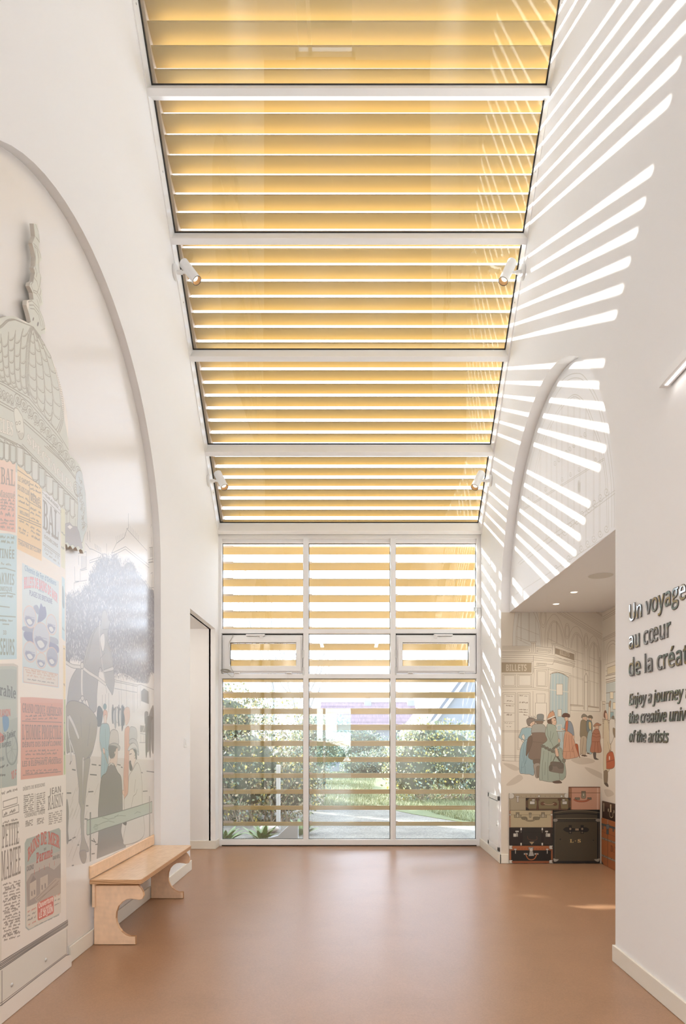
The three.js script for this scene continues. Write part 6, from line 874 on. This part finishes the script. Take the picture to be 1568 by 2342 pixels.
// ----- suitcases and trunks: cut-out printed boards standing against the alcove walls -----
{
  const ZF = 0.018, edge = std({ color: lin(0.66, 0.55, 0.42), roughness: 0.7 }), D = DN - 0.003 - ZF;
  const K = 900;
  function board(name, label, r, draw, over = 0) { // r: [x0, y0, x1, y1] in crop measure
    const D1 = D - over, o = [1150, 1795, 6.031], at = (a, b) => frontPt(D1, o[0] + a / o[2], o[1] + b / o[2]);
    const [X0, H1] = at(r[0], r[1]), [X1, H0r] = at(r[2], r[3]), H0 = Math.max(0.001, H0r);
    const A = art(Math.round((X1 - X0) * K), Math.round((H1 - H0) * K), (px, py) => { const [a, b] = frontPt(D1, px, py); return [(a - X0) * K, (H1 - b) * K]; }); A.from(...o);
    draw(A);
    const g = rbox(X0 + 0.001, X1 - 0.001, H0, H1 - 0.001, -(D1 + (over ? 0.006 : ZF) - 0.001), -D1, over ? 0.002 : 0.004); uvFront(g, X0, X1, H0, H1);
    tag(mesh(name, g, printed(A, 0.5)), label, 'printed board', 'cut-out luggage boards');
  }
  const metal = '#c9c5bc', dk = '#2c2620', gr = (A, r, cs) => { const p = A.p([r[0], r[1]]), q = A.p([r[2], r[3]]), g = A.x.createLinearGradient(p[0], p[1], q[0], q[1]); cs.forEach(([t, c]) => g.addColorStop(t, c)); return g; };
  const handle = (A, a, b, w, h, c, lw = 8) => { A.line([[a - w, b], [a - w * 0.6, b + h], [a, b + h * 1.3], [a + w * 0.6, b + h], [a + w, b]], dk, lw + 3); A.line([[a - w, b], [a - w * 0.6, b + h], [a, b + h * 1.3], [a + w * 0.6, b + h], [a + w, b]], c, lw); };
  board('suitcase_cutout', 'cut-out of a black suitcase with tan trim, lowest of the left pile', [86, 838, 686, 1082], (A) => { A.rect(80, 830, 700, 1090, '#1f1d1c'); A.rect(86, 840, 686, 905, '#a3603c', dk, 3); A.rect(86, 1048, 686, 1084, '#8f5334', dk, 3); A.rect(86, 905, 112, 1050, '#9b5a38', dk, 2).rect(660, 905, 686, 1050, '#9b5a38', dk, 2); for (let i = 0; i < 12; i++) A.oval(180 + i * 40, 884, 4, 4, '#5d3420'); for (const [a, b] of [[86, 840], [640, 840], [86, 1040], [640, 1040]]) A.fill([[a, b], [a + 44, b], [a + 34, b + 20], [a + 44, b + 44], [a, b + 44]], metal, dk, 2); A.rect(150, 880, 186, 900, metal, dk, 2).rect(164, 900, 176, 950, metal, dk, 2).rect(590, 880, 626, 900, metal, dk, 2).rect(602, 900, 614, 950, metal, dk, 2); A.fill([[345, 860], [420, 860], [410, 920], [430, 980], [350, 985], [365, 920]], '#a39f97', dk, 2.4, false); A.oval(388, 895, 24, 26, '#c4c0b8', dk, 2); A.rect(285, 940, 340, 966, '#a39f97', dk, 2).rect(430, 940, 488, 966, '#a39f97', dk, 2); handle(A, 388, 955, 78, 60, '#b06a43', 9); });
  board('suitcase_cutout', 'cut-out of a dark brown suitcase with silver clasps, directly below the beige one', [86, 588, 686, 838], (A) => { A.rect(80, 580, 700, 850, '#2d2925'); A.rect(88, 590, 240, 838, '#2b211e').rect(560, 590, 684, 838, '#2f2724'); A.rect(238, 592, 268, 838, '#241d1a', '#1b1613', 2).rect(528, 592, 558, 838, '#241d1a', '#1b1613', 2); for (const a of [248, 540]) { A.rect(a - 12, 592, a + 12, 630, '#cfcac0', dk, 2); A.rect(a - 12, 800, a + 12, 838, '#cfcac0', dk, 2); A.rect(a - 6, 640, a + 6, 660, '#8d877d'); } A.fill([[140, 670], [205, 670], [205, 718], [140, 718]], metal, dk, 2, false).rect(168, 632, 216, 656, metal, dk, 2).rect(182, 650, 198, 716, '#b5b0a6', dk, 2); A.rect(586, 670, 650, 718, metal, dk, 2).rect(580, 632, 620, 656, metal, dk, 2).rect(594, 650, 610, 718, '#b5b0a6', dk, 2); A.line([[335, 710], [345, 745], [400, 765], [465, 755], [462, 710]], '#5d3c30', 5); A.fill([[360, 785], [430, 785], [395, 828]], '#a38f6e', null, 1, false); A.line([[80, 655], [690, 655]], '#1d1815', 2, false); });
  board('suitcase_cutout', 'cut-out of a beige suitcase with red stitched edges, under the olive strapped one', [86, 352, 686, 588], (A) => { A.rect(80, 345, 700, 600, '#b8aa8b'); A.rect(86, 354, 104, 590, '#8f6a52').rect(664, 354, 684, 590, '#8f6a52'); for (let i = 0; i < 18; i++) { A.rect(90, 360 + i * 13, 100, 366 + i * 13, '#c9a08a').rect(668, 360 + i * 13, 680, 366 + i * 13, '#c9a08a'); } A.line([[100, 415], [670, 415]], '#6d6350', 2.6, false); for (const a of [200, 550]) { A.rect(a - 22, 380, a + 22, 408, '#8d836f', dk, 2); A.rect(a - 46, 415, a + 50, 452, '#9a9079', dk, 2); A.rect(a - 10, 400, a + 10, 450, '#c9c2ae', dk, 2); } A.rect(362, 385, 386, 450, '#a39a85', dk, 2).oval(374, 395, 20, 10, '#8d836f', dk, 2); A.fill([[260, 445], [320, 445], [330, 480], [262, 475]], '#7d735e', dk, 2).fill([[420, 445], [495, 445], [495, 478], [425, 480]], '#7d735e', dk, 2); handle(A, 372, 470, 70, 22, '#8f846d', 11); A.rect(88, 400, 104, 424, '#d6d0c2', dk, 2).rect(650, 400, 684, 424, '#d6d0c2', dk, 2); });
  board('trunk_cutout', 'cut-out of a long grey-beige trunk with metal corners behind the olive suitcase', [86, 118, 900, 350], (A) => { A.rect(80, 110, 910, 360, '#a79b84'); A.rect(88, 120, 900, 180, '#a89a82', '#6d6350', 2.4); for (const a of [88, 850]) A.fill(a < 100 ? [[88, 122], [140, 124], [152, 152], [140, 184], [88, 186]] : [[900, 122], [852, 124], [842, 152], [852, 176], [900, 178]], '#cdc9c0', dk, 2); for (let i = 0; i < 8; i++) { A.oval(250 + i * 66, 158, 4, 5, '#6d6350'); A.oval(102, 215 + i * 18, 5, 5, '#6d6350'); } A.rect(178, 150, 222, 172, metal, dk, 2).rect(190, 170, 214, 240, metal, dk, 2); A.oval(494, 156, 18, 16, metal, dk, 2).oval(806, 158, 18, 16, metal, dk, 2); });
  board('suitcase_cutout', 'cut-out of an olive-brown strapped suitcase in front of the grey-beige trunk', [312, 178, 934, 350], (A) => { A.rect(300, 170, 940, 360, '#7d6f52'); A.rect(312, 178, 934, 192, '#5d4736').rect(312, 330, 934, 350, '#5d4736').rect(312, 178, 346, 350, '#5d4736').rect(896, 178, 934, 350, '#5d4736'); for (const [a, b, s, t] of [[312, 178, 1, 1], [934, 178, -1, 1], [312, 350, 1, -1], [934, 350, -1, -1]]) A.fill([[a, b], [a + s * 52, b], [a + s * 30, b + t * 30], [a, b + t * 42]], '#2f2822', null, 1, false); for (const a of [474, 780]) { A.fill([[a - 14, 178], [a + 16, 178], [a + 10, 250], [a + 18, 350], [a - 14, 350], [a - 8, 260]], '#5d4030', dk, 2); A.rect(a - 26, 196, a + 28, 214, '#5d4030', dk, 1.6); } A.rect(368, 226, 436, 268, metal, dk, 2).rect(398, 198, 438, 220, metal, dk, 2); A.rect(816, 226, 880, 268, metal, dk, 2).rect(816, 198, 852, 220, metal, dk, 2); A.fill([[522, 245], [560, 236], [570, 278], [524, 276]], '#6d4a38', dk, 2).fill([[690, 240], [735, 250], [738, 278], [700, 284]], '#6d4a38', dk, 2); handle(A, 632, 255, 70, 14, '#a98f74', 10); }, 0.006);
  board('hat_box_cutout', 'cut-out of a tan pink vanity case with a reddish handle, highest of the luggage', [906, 26, 1342, 344], (A) => { A.x.fillStyle = gr(A, [906, 30, 1342, 30], [[0, '#8d6248'], [0.09, '#a3745a'], [0.1, '#c0917a'], [0.88, '#c3957d'], [0.9, '#d6b3a0'], [0.95, '#c3957d'], [1, '#a87c66']]); A.x.fillRect(0, 0, A.c.width, A.c.height); A.rect(906, 26, 1342, 40, '#6d4a38'); A.line([[906, 110], [1342, 110]], '#5d3f30', 4, false); A.line([[908, 28], [940, 60], [940, 340]], '#6d4a38', 2, false); A.rect(1080, 88, 1136, 112, '#7d7262', dk, 2); A.fill([[1086, 112], [1132, 112], [1136, 180], [1108, 188], [1080, 178]], '#8d8270', dk, 2.4); A.oval(1108, 138, 14, 22, '#b5aa94', dk, 2); A.rect(990, 176, 1056, 204, '#7d7262', dk, 2).rect(1162, 176, 1216, 204, '#7d7262', dk, 2); handle(A, 1082, 205, 100, 18, '#b0644a', 13); });
  board('trunk_cutout', 'cut-out of the big dark olive trunk marked L·S', [690, 344, 1338, 1082], (A) => {
    A.rect(680, 335, 1350, 1090, '#453f34'); A.rect(690, 344, 724, 1082, '#332f29').rect(1296, 344, 1338, 1082, '#24262a'); A.rect(724, 515, 1296, 1055, '#4b4436'); A.rect(700, 1050, 1330, 1082, '#1e1f20');
    A.line([[700, 385], [850, 362], [1020, 355], [1180, 362], [1330, 385]], '#8a7c66', 4); A.fill([[700, 350], [1330, 350], [1330, 372], [1020, 348], [700, 372]], '#23211e', null); A.line([[720, 410], [1020, 392], [1310, 410]], '#1f1c19', 10); A.line([[720, 465], [1310, 465]], '#9a8b72', 4, false); A.rect(720, 475, 1310, 508, '#3b3630', '#26221d', 2); for (let i = 0; i < 6; i++) A.oval(780 + i * 96, 476, 6, 6, '#1f1c19'); A.line([[716, 520], [716, 1040]], '#8a7c66', 3, false).line([[1318, 480], [1318, 1050]], '#8a7c66', 3, false).line([[1306, 400], [1306, 1060]], '#15171a', 8, false);
    for (const [a, b, s] of [[694, 470, 1], [1334, 470, -1]]) A.fill([[a, b], [a + s * 40, b - 4], [a + s * 62, b + 16], [a + s * 40, b + 40], [a, b + 36]], '#8d877c', dk, 2.4); for (const [a, s] of [[692, 1], [1330, -1]]) A.fill([[a, 1014], [a + s * 40, 1022], [a + s * 76, 1026], [a + s * 56, 1052], [a + s * 12, 1060]], '#a39d92', dk, 2.4);
    A.fill([[832, 615], [870, 586], [920, 590], [950, 600], [1080, 600], [1130, 588], [1180, 610], [1160, 645], [1110, 650], [1060, 640], [950, 645], [900, 652], [860, 640]], '#232120', '#151312', 3); for (const a of [926, 1090]) { A.rect(a - 20, 558, a + 18, 674, '#1b1a19', '#0f0e0e', 2); A.oval(a, 608, 16, 18, '#8d7c68', dk, 2); A.oval(a, 656, 12, 12, '#6d6154', dk, 2); } A.rect(994, 602, 1042, 630, '#9a8268');
    A.text('L', [918, 796], [972, 796], 46, '#d9b679', { f: 'serif' }); A.text('·', [985, 800], [1006, 800], 50, '#d9b679', { f: 'serif' }); A.text('S', [1024, 796], [1074, 796], 46, '#d9b679', { f: 'serif' }); A.oval(788, 752, 10, 10, '#201d1a').oval(1244, 764, 8, 8, '#201d1a');
  });
  // boards on the side wall
  const X = XN - 0.003 - ZF;
  function sideBoard(name, label, pts, draw) {
    const o = [1150, 1795, 6.031], q = pts.map(([a, b]) => wallPt(X, o[0] + a / o[2], o[1] + b / o[2])), D1 = Math.min(Math.max(...q.map((p) => p[0])), DN - 0.024), D0 = D1 - 0.62, H1 = Math.max(...q.map((p) => p[1])), H0 = Math.max(0.001, Math.min(...q.map((p) => p[1])));
    const A = art(Math.round(0.62 * K), Math.round((H1 - H0) * K), (px, py) => { const [d, h] = wallPt(X, px, py); return [(D1 - d) * K, (H1 - h) * K]; }); A.from(...o); draw(A, A.c.width, A.c.height);
    const g = rbox(X, X + ZF - 0.001, H0, H1, -D1, -D0, 0.004); uvSide(g, D0, D1, H0, H1, true);
    tag(mesh(name, g, printed(A, 0.5)), label, 'printed board', 'cut-out luggage boards');
  }
  sideBoard('suitcase_cutout', 'cut-out of a dark brown suitcase resting on the orange trunk along the side wall', [[1362, 220], [1362, 452]], (A, w, h) => { const x = A.x; x.fillStyle = '#3b2a21'; x.fillRect(0, 0, w, h); x.fillStyle = '#4b382c'; x.fillRect(0, 0, w, h * 0.26); A.line([[1362, 295], [1545, 350]], '#241a14', 3, false); A.rect(1380, 250, 1394, 370, '#a89a82', dk, 2); A.rect(1474, 268, 1492, 380, '#bfae92', dk, 2); A.oval(1450, 350, 8, 26, '#a89a82', dk, 2).oval(1528, 370, 8, 26, '#a89a82', dk, 2); A.line([[1466, 370], [1470, 430], [1492, 452], [1512, 435], [1512, 385]], '#b5a58a', 7); });
  sideBoard('trunk_cutout', 'cut-out of a tall orange-brown trunk with grey bands along the side wall', [[1352, 452], [1352, 1095]], (A, w, h) => { const x = A.x; x.fillStyle = '#a5633a'; x.fillRect(0, 0, w, h); const band = (l, c, lw) => A.line(l, '#4b4038', lw + 3, false).line(l, c, lw, false); A.line([[1352, 640], [1545, 715]], '#6d3d22', 3, false); band([[1350, 540], [1545, 600]], '#4f5556', 18); band([[1350, 730], [1545, 800]], '#8d8172', 16); band([[1350, 965], [1545, 1050]], '#8d8172', 16); A.line([[1443, 470], [1441, 1130]], '#3f3a36', 8, false).line([[1443, 470], [1441, 540]], '#b5b0a6', 6, false); A.rect(1420, 545, 1462, 610, '#6d7070', dk, 2).rect(1424, 620, 1456, 680, '#4f5556', dk, 2); A.rect(1368, 560, 1382, 610, '#4f5556', dk, 2).rect(1510, 590, 1526, 645, '#4f5556', dk, 2); A.text('D.V.', [1480, 915], [1590, 960], 84, '#5d3823', { f: 'serif', w: '' }); A.fill([[1350, 1030], [1390, 1110], [1350, 1100]], '#3f3a36', null, 1, false); for (const [a, b] of [[1380, 975], [1420, 990], [1490, 1020], [1400, 750], [1490, 785]]) A.oval(a, b, 5, 6, '#4b4038'); });
}
scene.traverse((o) => { if (o.isMesh) { o.castShadow = true; o.receiveShadow = true; } });
renderer.render(scene, camera);
